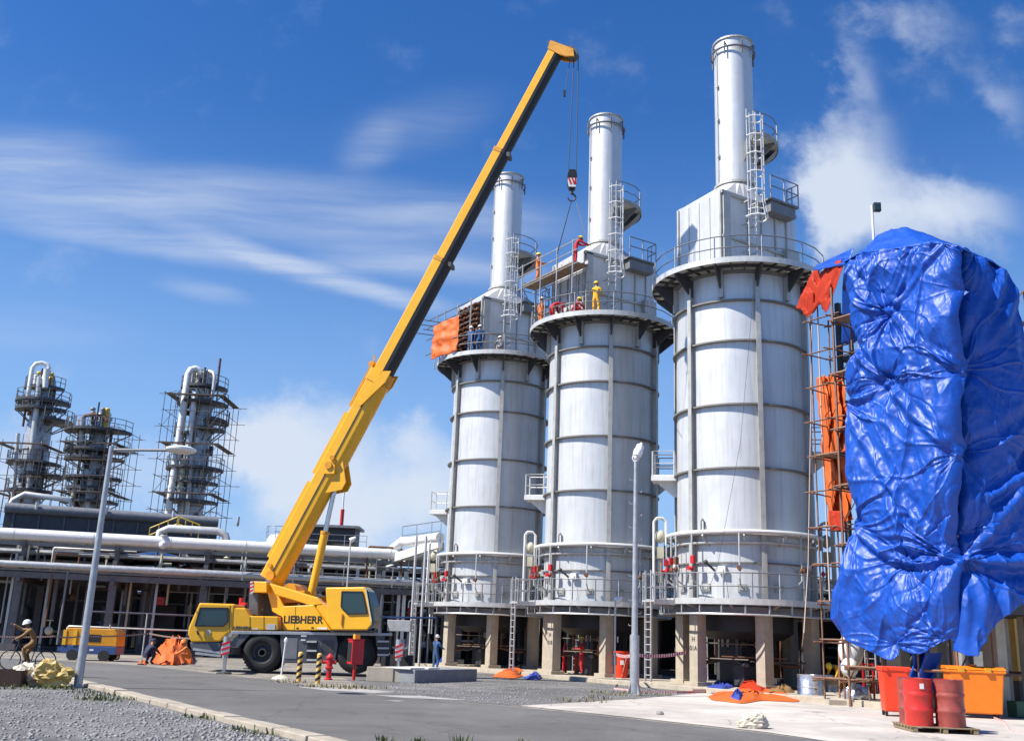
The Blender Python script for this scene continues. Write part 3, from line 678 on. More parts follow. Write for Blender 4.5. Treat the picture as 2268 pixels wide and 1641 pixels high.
MB().prism(poly([(900, 800), (1385, 806), (1400, 880), (1372, 1050), (920, 1046), (905, 900)]), -1.22, 1.22).build('side_skirt', 'carrier_grey', CR, bevel=.03)
MB().prism(poly([(520, 800), (1840, 812), (1840, 960), (520, 980)]), -.62, .62).build('chassis', 'dark', CR)
mb = MB(); a0 = poly([(560, 800), (640, 800), (520, 930), (500, 930)]); mb.prism(a0, -1.22, -.8); mb.build('mudguard', 'carrier_grey', CR); mb = MB(); mb.prism([(x, z) for x, z in poly([(1725, 812), (1800, 812), (1800, 840), (1740, 900), (1728, 900)])], -1.22, -.8); mb.build('mudguard', 'carrier_grey', CR)
mb = MB(); f = poly([(485, 790), (405, 905), (395, 960), (150, 925), (170, 960), (390, 985)])
for a, b in ((0, 1), (1, 2), (3, 2), (4, 5)): mb.bar((f[a][0], -1.24, f[a][1]), (f[b][0], -1.24, f[b][1]), .09, .09)
mb.build('step_frame', 'galv', CR)
def wheel(X, Y, side):
    c = infr(CRM, *r3(X, Y), -1.2); z = .80; s = side
    T = M4.Translation((c.x, -1.02*s if s > 0 else 1.02, c.z)) @ M4.Rotation(PI/2 if s > 0 else -PI/2, 4, 'X')
    R0 = .765; w = .2
    mb = MB(); mb.lathe([(.10, .1), (.12, .17), (.16, .17), (.2, .1), (.30, .04), (.36, .06), (.40, .17), (.42, .2)], n=32, M=T)
    for k in range(10): a = 2*PI*k/10; mb.cyl(T @ pol(.24, a, .07), T @ pol(.24, a, .13), .02, 6)
    rim = mb.build('wheel', 'dark_steel', CR)
    mb = MB(); mb.lathe([(.40, -w), (.42, .21), (.50, .235), (.62, .23), (.71, .2), (R0, .14), (R0, -.14), (.71, -.2), (.5, -.23)], n=48, M=T)
    for k in range(36):
        a = 2*PI*k/36; mb.bar(T @ pol(R0+.008, a, .16), T @ pol(R0+.008, a+.06, 0), .045, .03); mb.bar(T @ pol(R0+.008, a+.09, -.16), T @ pol(R0+.008, a+.06+.09, 0), .045, .03)
    mb.build('tyre', 'tyre', rim)
for X, Y in ((745, 957), (1555, 965)):
    for s in (1, -1): wheel(X, Y, s)
mb = MB(); q = poly([(470, 548), (462, 760), (478, 760)]); mb.bar((q[0][0], -1.256, q[0][1]), (q[1][0], -1.256, q[1][1]), .015, .015); mb.build('door_seam', 'black', cab)
for X0, X1, nm in ((640, 640, 'panel_seam'), (760, 760, 'panel_seam')): q = poly([(X0, 645), (X1, 765)]); MB().bar((q[0][0], -1.236, q[0][1]), (q[1][0], -1.236, q[1][1]), .014, .012).build(nm, 'black', eng)
q = poly([(940, 830), (1040, 1010)]); MB().box(((q[0][0]+q[1][0])/2, -1.225, (q[0][1]+q[1][1])/2), (q[1][0]-q[0][0], .02, q[0][1]-q[1][1])).build('access_hatch', 'grey_steel', CR)
q = poly([(1260, 850), (1360, 960)]); MB().box(((q[0][0]+q[1][0])/2, -1.225, (q[0][1]+q[1][1])/2), (q[1][0]-q[0][0], .02, q[0][1]-q[1][1])).build('tool_box', 'dark_steel', CR)
# steps
def steps(name, X0, X1, ys, back):
    mb = MB(); a = cp(X0, ys[0]-10); b = cp(X1, ys[-1]+10); mb.box(((a[0]+b[0])/2, -1.235, (a[1]+b[1])/2), (b[0]-a[0], .03, a[1]-b[1])); o = mb.build(name, back, CR)
    for y in ys: p = cp((X0+X1)/2, y); MB().box((p[0], -1.29, p[1]), (b[0]-a[0]-.02, .12, .07)).build('tread', 'pale_steel', o)
steps('step_ladder', 1135, 1213, [862, 940, 1020], 'black'); steps('step_ladder', 1742, 1838, [860, 918, 975], 'dark_steel')
mb = MB(); p_ = cp(1105, 812); mb.box((p_[0], -1.24, p_[1]), (.22, .04, .06)); p_ = cp(1100, 848); mb.box((p_[0], -1.24, p_[1]), (.18, .04, .06)); mb.build('marker_plate', 'white', CR)
# outriggers: beam, jack, foot pad and striped board
def outrigger(X, side):
    c = infr(CRM, *r3(X, 880), -2.9); x = c.x; s = -1 if side > 0 else 1; y = s*2.95
    mb = MB(); mb.box((x+.12, s*1.9, .88), (.3, 2.3, .26)); o = mb.build('outrigger', 'dark_steel', CR)
    MB().cyl((x, y, .12), (x, y, .72), .065, 10).build('jack_rod', 'chrome', o)
    mb = MB(); mb.cyl((x, y, .62), (x, y, 1.42), .12, 12); mb.box((x+.06, y-s*.1, .9), (.3, .3, .3)); mb.build('jack_leg', 'galv', o)
    g = .24*math.tan(R_(1.2))*0+(x*math.tan(R_(1.2)))*0
    mb = MB(); zz = -x*math.sin(R_(1.2)); mb.lathe([(0, .0), (.30, .0), (.30, .05), (.1, .12), (0, .14)], (x, y, max(0, zz)*0+.02), 16); mb.build('foot_pad', 'dark_steel', o)
    mb = MB(); mb.box((x+.02, y+s*.16, .98), (.3, .025, .42)); b = mb.build('warning_board', 'white', o)
    for k in (-1, 0, 1):
        zc = .98+k*.19; mb = MB(); mb.prism([(x-.13, zc-.1), (x-.13, zc-.01), (x+.17, zc+.1), (x+.17, zc+.01)], y+s*.175, y+s*.19); mb.build('stripe', 'red', b)
    MB().bar((x-.3, s*1.3, 1.1), (x+.05, s*2.6, 1.0), .05, .05).build('hose', 'galv', o)
for X in (440, 1925):
    outrigger(X, 1); outrigger(X, -1)
# upper carriage, turned a little towards the camera
TH = R_(-14)
SLX = infr(CRM, *r3(1150, 790), -.2).x
SUM_L = M4.Translation((SLX, 0, 1.62)) @ M4.Rotation(TH-R_(4), 4, 'Z')
SUM = CRM @ SUM_L
def sp_(X, Y, yl=-1.2): q = infr(SUM, *r3(X, Y), yl); return (q.x, q.z)
def spl(l, yl=-1.2): return [sp_(X, Y, yl) for X, Y in l]
def sup(mb, name, m, par=CR, bevel=0): return mb.build(name, m, par, SUM_L, bevel)
sup(MB().lathe([(0, -.05), (.85, -.05), (.85, .25), (0, .25)], n=40), 'turntable', 'dark_steel')
pan = sup(MB().prism(spl([(925, 558), (1185, 545), (1335, 764), (920, 764)]), -1.2, -.5), 'side_panel', 'yellow', bevel=.03)
c = sp_(1098, 676); h = abs(sp_(0, 645)[1]-sp_(0, 706)[1])
text('lettering', 'LIEBHERR', h*1.42, 'black', pan, SUM_L @ M4.Translation((c[0], -1.205, c[1])) @ M4.Rotation(PI/2, 4, 'X') @ M4.Diagonal((1.0, 1, 1, 1)), .004, .011)
mb = MB()
for X in (1035,): a = sp_(X, 560); b = sp_(X-12, 762); mb.bar((a[0], -1.203, a[1]), (b[0], -1.203, b[1]), .012, .012)
for X, Y in ((1050, 745), (1180, 742)): a = sp_(X, Y); mb.box((a[0], -1.205, a[1]), (.1, .02, .05))
sup(mb, 'panel_latch', 'black', pan)
a = sp_(1265, 748); sup(MB().box((a[0], -1.2, a[1]), (.42, .03, .07)), 'data_plate', 'white', pan)
body = sup(MB().prism(spl([(930, 575), (1180, 555), (1300, 762), (920, 762)], -1.2), -.5, 1.15), 'machine_house', 'yellow')
sup(MB().prism(spl([(735, 345), (800, 360), (860, 470), (915, 570), (915, 690), (880, 645), (800, 600), (760, 450)]), -.85, .85), 'boom_yoke', 'yellow', bevel=.03)
sup(MB().prism(spl([(800, 362), (890, 385), (1215, 485), (1262, 540), (1165, 552), (850, 458)]), -1.12, -.75), 'yoke_beam', 'yellow', bevel=.03)
sup(MB().prism(spl([(800, 362), (890, 385), (1215, 485), (1262, 540), (1165, 552), (850, 458)]), .75, 1.12), 'yoke_beam', 'yellow', bevel=.03)
sup(MB().prism(spl([(1200, 500), (1262, 532), (1405, 745), (1338, 764), (1205, 575)]), -1.1, -.6), 'diagonal_arm', 'yellow', bevel=.03)
cwt = sup(MB().prism(spl([(668, 342), (780, 345), (782, 440), (668, 440)]), -1.15, 1.15), 'winch_housing', 'yellow', bevel=.03)
q = spl([(640, 345), (668, 342), (668, 440), (640, 440)]); bd = sup(MB().prism(q, -1.17, 1.17), 'warning_board', 'white', cwt)
for k in range(3):
    z0 = q[3][1]+(q[0][1]-q[3][1])*k/3; mb = MB(); x0, x1 = q[0][0]-.004, q[1][0]; d = (q[0][1]-q[3][1])/3
    mb.prism([(x0, z0+.02), (x0, z0+d*.5), (x1, z0+d), (x1, z0+d*.5)], -1.185, -1.17); sup(mb, 'stripe', 'red', bd)
sup(MB().prism(spl([(612, 440), (690, 440), (690, 632), (612, 632)]), -1.0, 1.0), 'counterweight', 'carrier_grey', bevel=.04)
mb = MB(); a = sp_(720, 600, -.6); mb.tube([(a[0]-.12, -.6, a[1]-.1), (a[0]+.12, -.6, a[1]+.12)], .085, 10); mb.tube([(a[0]-.3, -.4, a[1]-.1), (a[0]-.28, -.4, a[1]+.35), (a[0], -.4, a[1]+.55)], .05, 8); sup(mb, 'exhaust', 'galv')
a = sp_(545, 525, 0); sup(MB().cyl((a[0], .2, a[1]-.3), (a[0], .2, a[1]+.2), .09, 10).box((a[0]+.15, .2, a[1]-.05), (.2, .2, .12)), 'beacon', 'red')
a = sp_(1080, 430, .3); mb = MB(); mb.cyl((a[0]-.1, -.6, a[1]), (a[0]-.1, .6, a[1]), .3, 20); mb.box((a[0]+.15, 0, a[1]-.25), (.9, 1.3, .5)); sup(mb, 'winch', 'yellow_dk')
# operator cab
C0, C1 = -1.22, -.5
oc = sup(MB().prism(spl([(1290, 395), (1628, 390), (1652, 440), (1692, 680), (1690, 720), (1652, 764), (1345, 764), (1310, 700), (1300, 560)], C0), C0, C1), 'operator_cab', 'yellow', bevel=.05)
w = spl([(1437, 432), (1612, 434), (1652, 620), (1490, 624), (1430, 566)], C0)
sup(MB().prism(w, C0-.03, C0), 'side_window', 'glass', oc)
mb = MB()
for a, b in zip(w, w[1:]+w[:1]): mb.bar((a[0], C0-.025, a[1]), (b[0], C0-.025, b[1]), .05, .05)
sup(mb, 'window_seal', 'black', oc)
sup(MB().prism(spl([(1632, 398), (1662, 430), (1706, 560), (1716, 680), (1700, 745), (1654, 762), (1690, 700), (1650, 440)], C0), C0+.02, C1), 'front_glass', 'glass', oc)
a = spl([(1640, 405), (1690, 690)], C0); sup(MB().bar((a[0][0], C0-.03, a[0][1]), (a[1][0], C0-.03, a[1][1]), .05, .04), 'door_pillar', 'beige', oc)
a = sp_(1432, 670, C0); sup(MB().bar((a[0], C0-.04, a[1]-.22), (a[0]+.02, C0-.04, a[1]+.22), .05, .05), 'grab_handle', 'yellow_dk', oc)
a = spl([(1215, 395), (1300, 395), (1300, 470), (1215, 470)], C0+.3); mb = MB()
for u, v in zip(a, a[1:]+a[:1]): mb.bar((u[0], C0+.3, u[1]), (v[0], C0+.3, v[1]), .05, .05)
sup(mb, 'roof_rail', 'dark_steel', oc)
sup(MB().prism(spl([(1345, 764), (1690, 762), (1690, 780), (1345, 782)], C0), C0+.05, C1), 'cab_base', 'black', oc)
# boom: egg-shaped sections telescoping into each other
F0 = infr(SUM, 610, 1276, 0); TIP = infr(SUM, 1238, 108, 0)
ax_ = (TIP-F0).normalized(); sd = V3((0, 1, 0)); nu = V3((-ax_.z, 0, ax_.x))
if nu.z < 0: nu = -nu
LB = (TIP-F0).length
def at(x, y):
    q = infr(SUM, x, y, 0); return (q-F0).dot(ax_)
def egg(w, h, n=8):
    p = [(-w/2, -h*.02), (-w/2, h*.44), (-w*.42, h/2), (w*.42, h/2), (w/2, h*.44), (w/2, -h*.02)]
    for k in range(1, n): a = PI*k/n; p.append((w/2*math.cos(a), -h*.02-h*.48*math.sin(a)))
    return p
def section(t0, t1, w, h, mats, split=6, name='boom_section', w1=None):
    pr = egg(w, h); n = len(pr); mb = MB(); vs = []
    for t in (t0, t1):
        for s, u in pr: vs.append(F0+ax_*t+sd*s+nu*u)
    for i in range(n):
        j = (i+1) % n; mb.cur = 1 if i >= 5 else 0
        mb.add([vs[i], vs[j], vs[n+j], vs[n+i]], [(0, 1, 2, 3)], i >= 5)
    mb.cur = 0; mb.add(vs, [list(range(n)), list(range(2*n-1, n-1, -1))])
    return sup(mb, name, mats)
T1, T2, T3 = at(850, 830), at(985, 578), at(1117, 338)
b1 = section(-.2, T1, .80, 1.0, ['yellow', 'yellow'])
b2 = section(T1-.3, T2, .68, .86, ['yellow', 'black']); b3 = section(T2-.1, T3, .60, .77, ['yellow', 'black']); b4 = section(T3-.1, LB, .52, .68, ['yellow', 'black'])  # lower faces coloured black to deepen the shaded underside of the boom
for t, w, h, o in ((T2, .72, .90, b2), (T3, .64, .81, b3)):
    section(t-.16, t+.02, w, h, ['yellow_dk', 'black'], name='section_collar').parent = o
    mb = MB(); c = F0+ax_*(t-.1)-nu*(h*.45); mb.box(c, (.14, w*.8, .2)); sup(mb, 'wear_pad', 'dark_steel', o)
section(T1-.5, T1+.06, .86, 1.06, ['yellow', 'yellow_dk'], name='section_collar').parent = b1
mb = MB()
for s in (-1, 1):
    e = F0+ax_*T1+sd*(s*.44)
    mb.add([e-nu*.45+ax_*.25, e-nu*.12+ax_*.1, e+nu*.3-ax_*1.6, e+nu*.05-ax_*1.7, e-nu*.45-ax_*.3]+[q+sd*(s*.06) for q in (e-nu*.45+ax_*.25, e-nu*.12+ax_*.1, e+nu*.3-ax_*1.6, e+nu*.05-ax_*1.7, e-nu*.45-ax_*.3)], [(0, 1, 2, 3, 4), (9, 8, 7, 6, 5)]+[(i, (i+1) % 5, (i+1) % 5+5, i+5) for i in range(5)])
sup(mb, 'collar_gusset', 'yellow', b1)
mb = MB(); e = F0+ax_*(T1-.7)+nu*.62; mb.bar(e-ax_*1.2, e+ax_*1.0, .5, .1, nu); mb.bar(e+ax_*.9, e+ax_*1.3+nu*.25, .06, .06); mb.bar(e+ax_*.6-nu*.1, e+ax_*1.0+nu*.2, .3, .06); sup(mb, 'rope_guard', 'yellow_dk', b1)
mb = MB(); e = F0-sd*.412+nu*.02; mb.bar(e+ax_*.2, e+ax_*(T1-.9), .04, .03, sd); sup(mb, 'seam', 'dark_steel', b1)
mb = MB(); e = F0+nu*.58
for t0, t1 in ((.6, 4.2), (4.6, T1-2.2)): mb.bar(e+ax_*t0-sd*.2, e+ax_*t1-sd*.2, .25, .14, nu)
sup(mb, 'hose_duct', 'yellow', b1)
mb = MB(); mb.cyl(F0-sd*.55, F0+sd*.55, .2, 16); mb.cyl(F0+ax_*.35+nu*.25-sd*.5, F0+ax_*.35+nu*.25+sd*.5, .09, 12); sup(mb, 'pivot_pin', 'yellow_dk', b1)
# luffing ram
q0 = infr(SUM, 688, 1322, 0); q2 = infr(SUM, 746, 1062, 0); q1 = q0.lerp(q2, .53)
cy = sup(MB().cyl(q0, q1, .17, 16), 'luffing_ram', 'yellow'); sup(MB().cyl(q1, q1+(q1-q0).normalized()*.12, .19, 16), 'gland', 'yellow_dk', cy); sup(MB().cyl(q1, q2, .105, 14), 'ram_rod', 'chrome', cy)
mb = MB(); e = (q2-F0).dot(ax_)
for s in (-1, 1):
    c = F0+ax_*e+sd*(s*.3); mb.add([c+ax_*.9-nu*.3, c-ax_*.75-nu*.3, c-ax_*.25-nu*.95, c+ax_*.1-nu*.95]+[k+sd*.08 for k in (c+ax_*.9-nu*.3, c-ax_*.75-nu*.3, c-ax_*.25-nu*.95, c+ax_*.1-nu*.95)], [(0, 1, 2, 3), (7, 6, 5, 4), (0, 1, 5, 4), (1, 2, 6, 5), (2, 3, 7, 6), (3, 0, 4, 7)])
c = F0+ax_*(e+.35)-sd*.42; mb.box(c, (.5, .08, .6)); sup(mb, 'ram_bracket', 'yellow', b1)
mb = MB(); c = F0+ax_*(e+.4)-sd*.45+nu*.05; mb.cyl(c-sd*.08, c, .16, 14); mb.cyl(c+ax_*.35-sd*.1, c+ax_*.35, .11, 12); sup(mb, 'side_pulley', 'yellow_dk', b1)
# boom head
hp = infr(SUM, 1268, 118, 0)
mb = MB(); d = (hp-TIP); 
for s in (-.24, .24):
    k = TIP+sd*s; o = sd*.05
    pts = [k+nu*.38-ax_*.3, k+nu*.45+ax_*.1, k+d*.5+V3((0, 0, .10)), k+d*1.12+V3((0, 0, .08)), k+d*1.2+V3((0, 0, -.28)), k+d*.6+V3((0, 0, -.42)), k-nu*.3-ax_*.4]
    mb.add([p-o for p in pts]+[p+o for p in pts], [tuple(range(7)), tuple(range(13, 6, -1))]+[(i, (i+1) % 7, (i+1) % 7+7, i+7) for i in range(7)])
hd = sup(mb, 'boom_head', 'yellow_dk')
mb = MB(); mb.cyl(hp-sd*.2-V3((0, 0, .1)), hp+sd*.2-V3((0, 0, .1)), .26, 18); mb.cyl(TIP+nu*.3-sd*.2, TIP+nu*.3+sd*.2, .2, 16); sup(mb, 'sheave', 'dark_steel', hd)
mb = MB(); mb.bar(TIP+nu*.45+sd*.1, TIP+nu*.75+ax_*.2+sd*.1, .05, .05); mb.box(TIP+d*.8+V3((0, 0, .2)), (.3, .2, .16)); sup(mb, 'wind_gauge', 'dark_steel', hd)
hw = SUM @ (hp+V3((.12, 0, -.2)))
I = CRM.inverted()
blk = P(1264, 398, hw.y); hk = V3((hw.x, hw.y, blk.z))
def wl(mb, name, m, par=CR): return mb.build(name, m, par, I)
for k, (s, o) in enumerate(((-.14, .09), (.14, .15))): wl(MB().tube([hw+V3((s*.7+.05, 0, 0)), hk+V3((s*1.25, 0, .35))], .018, 5), 'hoist_rope', 'cable')
wl(MB().tube([hw+V3((-.2, .1, 0)), hw+V3((-.42, .1, -1.7))], .012, 5).box(hw+V3((-.43, .1, -1.85)), (.1, .1, .3)), 'limit_switch', 'cable')
mb = MB()
pr = [(-.13, -.48), (-.21, -.2), (-.21, .2), (-.13, .42), (.13, .42), (.21, .2), (.21, -.2), (.13, -.48)]
mb.prism([(x, z) for x, z in pr], -.16, .16, M4.Translation(hk)); hb = wl(mb, 'hook_block', 'black')
mb = MB(); mb.prism([(-.15, -.42), (-.2, -.2), (-.2, .0), (.2, .0), (.2, -.2), (.15, -.42)], -.172, -.16, M4.Translation(hk)); sb = wl(mb, 'stripe_plate', 'white', hb)
for k in range(3):
    x = -.16+k*.15; mb = MB(); mb.prism([(x-.035, 0), (x+.035, 0), (min(x+.15, .18), -.28), (min(x+.15, .18)-.07, -.33)], -.18, -.172, M4.Translation(hk)); wl(mb, 'stripe', 'red', sb)
mb = MB(); mb.cyl(hk+V3((0, 0, -.5)), hk+V3((0, 0, -.68)), .07, 10)
mb.tube([hk+V3((.17*math.sin(R_(a))+0, 0, -.86+.17*math.cos(R_(a)))) for a in range(0, 271, 30)], .05, 8, False, .025); wl(mb, 'hook', 'dark_steel', hb)
HOOK = hk+V3((0, 0, -1.0))
# ------------------------------------------------------------------ pipe rack behind the crane
rng = random.Random(5)
RK0 = P(0, 1180, 60.0); RK0.z = 0; RKA = R_(11.3)
RK = thing('pipe_rack', 'long steel pipe rack behind the crane with a fat white pipe along its top', 'pipe rack', RK0, RKA)
RKM = M4.Translation(RK0) @ M4.Rotation(RKA, 4, 'Z')
def rk(x, y, yl=0): q = infr(RKM, x, y, yl); return q
ZW = rk(400, 1202).z; ZG = rk(400, 1267).z; ZB = rk(400, 1292).z
XE = rk(905, 1230).x
first = None
for k in range(14):
    x = -9+k*5.2
    for y in (.3, 6.0):
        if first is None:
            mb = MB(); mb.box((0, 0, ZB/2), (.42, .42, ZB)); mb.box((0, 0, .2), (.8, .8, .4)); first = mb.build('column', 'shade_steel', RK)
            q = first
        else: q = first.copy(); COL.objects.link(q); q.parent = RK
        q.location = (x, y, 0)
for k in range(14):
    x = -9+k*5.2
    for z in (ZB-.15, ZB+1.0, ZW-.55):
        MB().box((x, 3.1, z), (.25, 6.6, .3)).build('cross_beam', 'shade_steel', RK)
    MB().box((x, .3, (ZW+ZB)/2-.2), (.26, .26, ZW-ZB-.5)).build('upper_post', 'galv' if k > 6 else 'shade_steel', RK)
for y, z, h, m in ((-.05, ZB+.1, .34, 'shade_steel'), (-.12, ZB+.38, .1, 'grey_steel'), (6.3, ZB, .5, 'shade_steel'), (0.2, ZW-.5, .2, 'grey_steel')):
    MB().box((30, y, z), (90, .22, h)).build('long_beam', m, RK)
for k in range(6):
    MB().box((-9+k*13, 1.9, ZB+.20), (12.6, 2.9, .05)).build('cable_tray', 'shade_steel', RK); MB().box((-9+k*13, 4.9, ZB+.20), (12.6, 2.6, .05)).build('cable_tray', 'shade_steel', RK); MB().box((-9+k*13, 4.2, ZW-.75), (12.6, 3.4, .05)).build('cable_tray', 'shade_steel', RK)  # solid plates added across the rack to shade everything below
wp = MB(); wp.tube([(-14, 0, ZW), (XE-3, 0, ZW), (XE, 0, ZW), (XE+3.0, 2.5, ZW+.05)], .33, 20); wp.build('main_pipe', 'white', RK)
for k in range(9):
    mb = MB(); mb.cyl((-8+k*4.4, 0, ZW), (-7.95+k*4.4, 0, ZW), .345, 20); mb.build('pipe_joint', 'pale_steel', RK)
MB().tube([(-14, -.35, ZG), (62, -.35, ZG)], .2, 14).build('pipe', 'galv', RK)
PM = ['galv', 'shade_steel', 'shade_steel', 'grey_steel', 'grey_steel', 'rust', 'beige', 'dark_steel']
for k in range(40):
    y = .5+rng.random()*5.6; z = rng.choice((ZB+.28, ZB+.28, ZB+1.35, ZW-.3)); r = rng.uniform(.06, .2); x0 = rng.choice((-14, -14, -14, rng.uniform(-10, 30))); x1 = rng.choice((60, 60, rng.uniform(15, 50)))
    if x1-x0 < 5: continue
    pts = [(x0, y, z+r), (x1, y, z+r)]
    if rng.random() < .5: pts += [(x1+.3, y, z+r-.2), (x1+.3, y, .6+rng.random()*2)]
    MB().tube(pts, r, 8).build('pipe', rng.choice(PM), RK)
for k in range(80):          # drops, loops and risers
    x = rng.uniform(-8, 52); y = rng.uniform(-.3, 5.5); r = rng.uniform(.05, .13); z0 = rng.uniform(.3, 2.2); z1 = rng.choice((ZB+.3, ZB+1.4, ZW+.4, ZG)); d = rng.uniform(.5, 2.2)
    if rng.random() < .5: pts = [(x, y, z0), (x, y, z1-.1), (x+.1, y, z1), (x+d, y, z1), (x+d+.1, y, z1-.1), (x+d+.1, y, z1-rng.uniform(.5, 2))]
    else: pts = [(x, y, z0), (x, y, z1)]
    MB().tube(pts, r, 8).build('riser_pipe', rng.choice(PM), RK)
for k in range(80):
    x = rng.uniform(-8, 52); y = rng.uniform(-.4, 4); z = rng.choice((ZB+.5, ZW-.2, ZB-1, 1.2, ZB+1.6)); mb = MB()
    if rng.random() < .5: mb.box((x, y, z), (rng.uniform(.3, .9), .4, rng.uniform(.2, .6)))
    else: mb.ell((x, y, z), (.25, .25, .25), 8, 6); mb.cyl((x, y, z+.2), (x, y, z+.55), .04, 6); mb.cyl((x, y, z+.55), (x, y, z+.6), .2, 10)
    mb.build('valve_box', rng.choice(['red', 'white', 'galv', 'beige', 'grey_steel', 'blue_paint', 'rust']), RK)
for k in range(90):
    x = rng.uniform(-9, 44); y = rng.uniform(-.5, 8); z = rng.choice((1.5, 2.4, 3.1, 3.7, ZB-.4, ZB+.7, ZB+1.1, ZB+1.6, ZW-.6, ZW-.2)); l = rng.uniform(1.5, 8); r = rng.uniform(.025, .07)
    pts = [(x, y, z-rng.uniform(.4, 1.6)), (x, y, z-.08), (x+.08, y, z), (x+l, y, z)]
    if k % 2: pts += [(x+l+.05, y+.05, z), (x+l+.05, y+rng.uniform(.5, 3), z)]
    MB().tube(pts, r, 6).build('small_pipe' if k < 90 else 'pipe', rng.choice(['pale_steel', 'galv', 'rust', 'white', 'grey_steel', 'dark_steel', 'beige']), RK)
for k in range(24):
    x = -8+k*2.1+rng.uniform(-.5, .5); y = rng.uniform(.8, 7); h = rng.choice((ZB, ZW+rng.uniform(-.5, .9), 3.2)); mb = MB(); mb.bar((x, y, 0), (x, y, h), .14, .14); mb.bar((x, y, h-.2), (x+rng.uniform(.6, 1.8), y, h-.2), .12, .14); mb.build('support_frame', rng.choice(['galv', 'shade_steel', 'pale_steel', 'grey_steel']), RK)
MB().box(((XE-14)/2, 7.0, (ZB+ZW)/2), (XE+14, .08, ZW-ZB+.5)).build('tray_screen', 'dark_steel', RK)  # dark upright sheet added behind the rack as a backdrop
for k in range(70):
    x = rng.uniform(-9, 44); y = rng.uniform(-.35, 3.5); z = rng.choice((ZB+.3, ZB+.3, ZG+.1)); h = rng.uniform(.3, ZW-ZB-.2); r = rng.uniform(.025, .09); mb = MB(); mb.cyl((x, y, z), (x, y, z+h), r, 6)
    if k % 3 == 0: mb.cyl((x, y, z+h*.6), (x+rng.uniform(.4, 1.5), y, z+h*.6), r*.9, 6)
    if k % 3 == 1: mb.box((x, y, z+h), (rng.uniform(.15, .5), .2, rng.uniform(.12, .4)))
    mb.build('fitting', rng.choice(['pale_steel', 'galv', 'rust', 'white', 'grey_steel', 'dark_steel', 'beige', 'yellow_rail', 'shade_steel', 'rust']), RK)
hrp = [(x, -.6) for x in range(14, 47, 3)]
handrail(RK, hrp, ZB+.4, 1.15, 1)
# yellow stair rail pieces up on the rack
for (xa, ya), (xb, yb) in (((330, 1185), (392, 1160)), ((395, 1160), (440, 1178))):
    a = rk(xa, ya, 3); b = rk(xb, yb, 3); mb = MB()
    for o in (0, .45): mb.tube([a+V3((0, 0, o)), b+V3((0, 0, o))], .035, 5)
    for t in (0, .33, .66, 1): p = a.lerp(b, t); mb.bar(p-V3((0, 0, .4)), p+V3((0, 0, .5)), .05, .05)
    mb.build('stair_rail', 'yellow_rail', RK)
a = rk(370, 1175, 2.5); b = rk(480, 1190, 2.5)
mb = MB(); mb.tube([(a.x-.5, 2.5, a.z-1), (a.x-.4, 2.5, a.z-.1), (a.x+.1, 2.5, a.z+.15), (b.x, 2.5, a.z+.15), (b.x+.5, 2.5, a.z-.05), (b.x+.8, 2.5, a.z-.9)], .24, 12); mb.build('bypass_pipe', 'pale_steel', RK)
# white steel bridge and sloping pipe that lead from the rack to the furthest heater
BRD = thing('pipe_bridge', 'white steel pipe bridge sloping up to the furthest heater beside the rack end', 'pipe bridge', (0, 0, 0))
a = P(845, 1245, 66); b = P(975, 1203, 60)
mb = MB(); mb.bar(a, b, .3, .5); mb.bar(a+V3((0, 2, 0)), b+V3((0, 2, 0)), .3, .5); mb.build('girder', 'white', BRD)
mb = MB(); c = P(868, 1218, 65); e = P(893, 1198, 64); mb.tube([P(845, 1240, 65.5), c, e, P(905, 1200, 63.5), P(975, 1190, 60)], .3, 14); mb.build('pipe', 'white', BRD)
handrail(BRD, [(a.lerp(b, t).x, a.lerp(b, t).y) for t in (.35, .6, .85, 1)], b.z+.1, 1.2)
for px in (848, 885, 897, 790): q = P(px, 1300, 65); MB().bar((q.x, q.y, 0), (q.x, q.y, 5.6), .2, .2).build('post', 'white', BRD)
# air cooler: dark long casing above and behind
ac0 = P(8, 1150, 70); ac1 = P(482, 1170, 74.3)
an = math.atan2(ac1.y-ac0.y, ac1.x-ac0.x); ln = (V3((ac1.x, ac1.y, 0))-V3((ac0.x, ac0.y, 0))).length; zt = P(8, 1119, 70).z; zb = P(8, 1176, 70).z
AC = thing('air_cooler', 'long dark air cooler casing under a grey pipe, in front of the scaffolded towers', 'cooler', (ac0.x, ac0.y, 0), an)
mb = MB(); mb.box((ln/2, 3, (zb+zt)/2-.15), (ln, 6, zt-zb-.3)); mb.build('casing', 'dark_steel', AC)
MB().tube([(0, -.1, zt-.15), (ln, -.1, zt-.15)], .36, 14).build('header_pipe', 'grey_steel', AC)
for k in range(9): MB().box((.6+k*(ln-1.2)/8, -.06, (zb+zt)/2-.2), (.12, .14, zt-zb-.2)).build('rib', 'shade_steel', AC)
for k in range(4): MB().tube([(2+k*4.5, -.2, zt-.3), (2+k*4.5, -.5, zt-.1), (2+k*4.5, -.5, zt+.3)], .1, 6).build('nozzle', 'pale_steel', AC)
for k in range(5): MB().box((k*ln/4, .5, zb/2), (.35, .35, zb)).build('leg', 'shade_steel', AC)
for k in range(5): MB().box((k*ln/4, 5.5, zb/2), (.35, .35, zb)).build('leg', 'shade_steel', AC)
mb = MB(); q = infr(AC.matrix_basis, 45, 1112, 2); mb.tube([(q.x-.7, 2, zt), (q.x-.5, 2, q.z+.1), (q.x+.2, 2, q.z+.6), (q.x+3.2, 2, q.z+.4), (q.x+3.3, 2, zt)], .2, 10); mb.build('elbow_pipe', 'pale_steel', AC)
bd = thing('plant_building', 'long low dark plant building closing the view behind the pipe rack', 'building', RKM @ V3((0, 11.5, 0)), RKA)  # building added so the view under the rack ends in dark
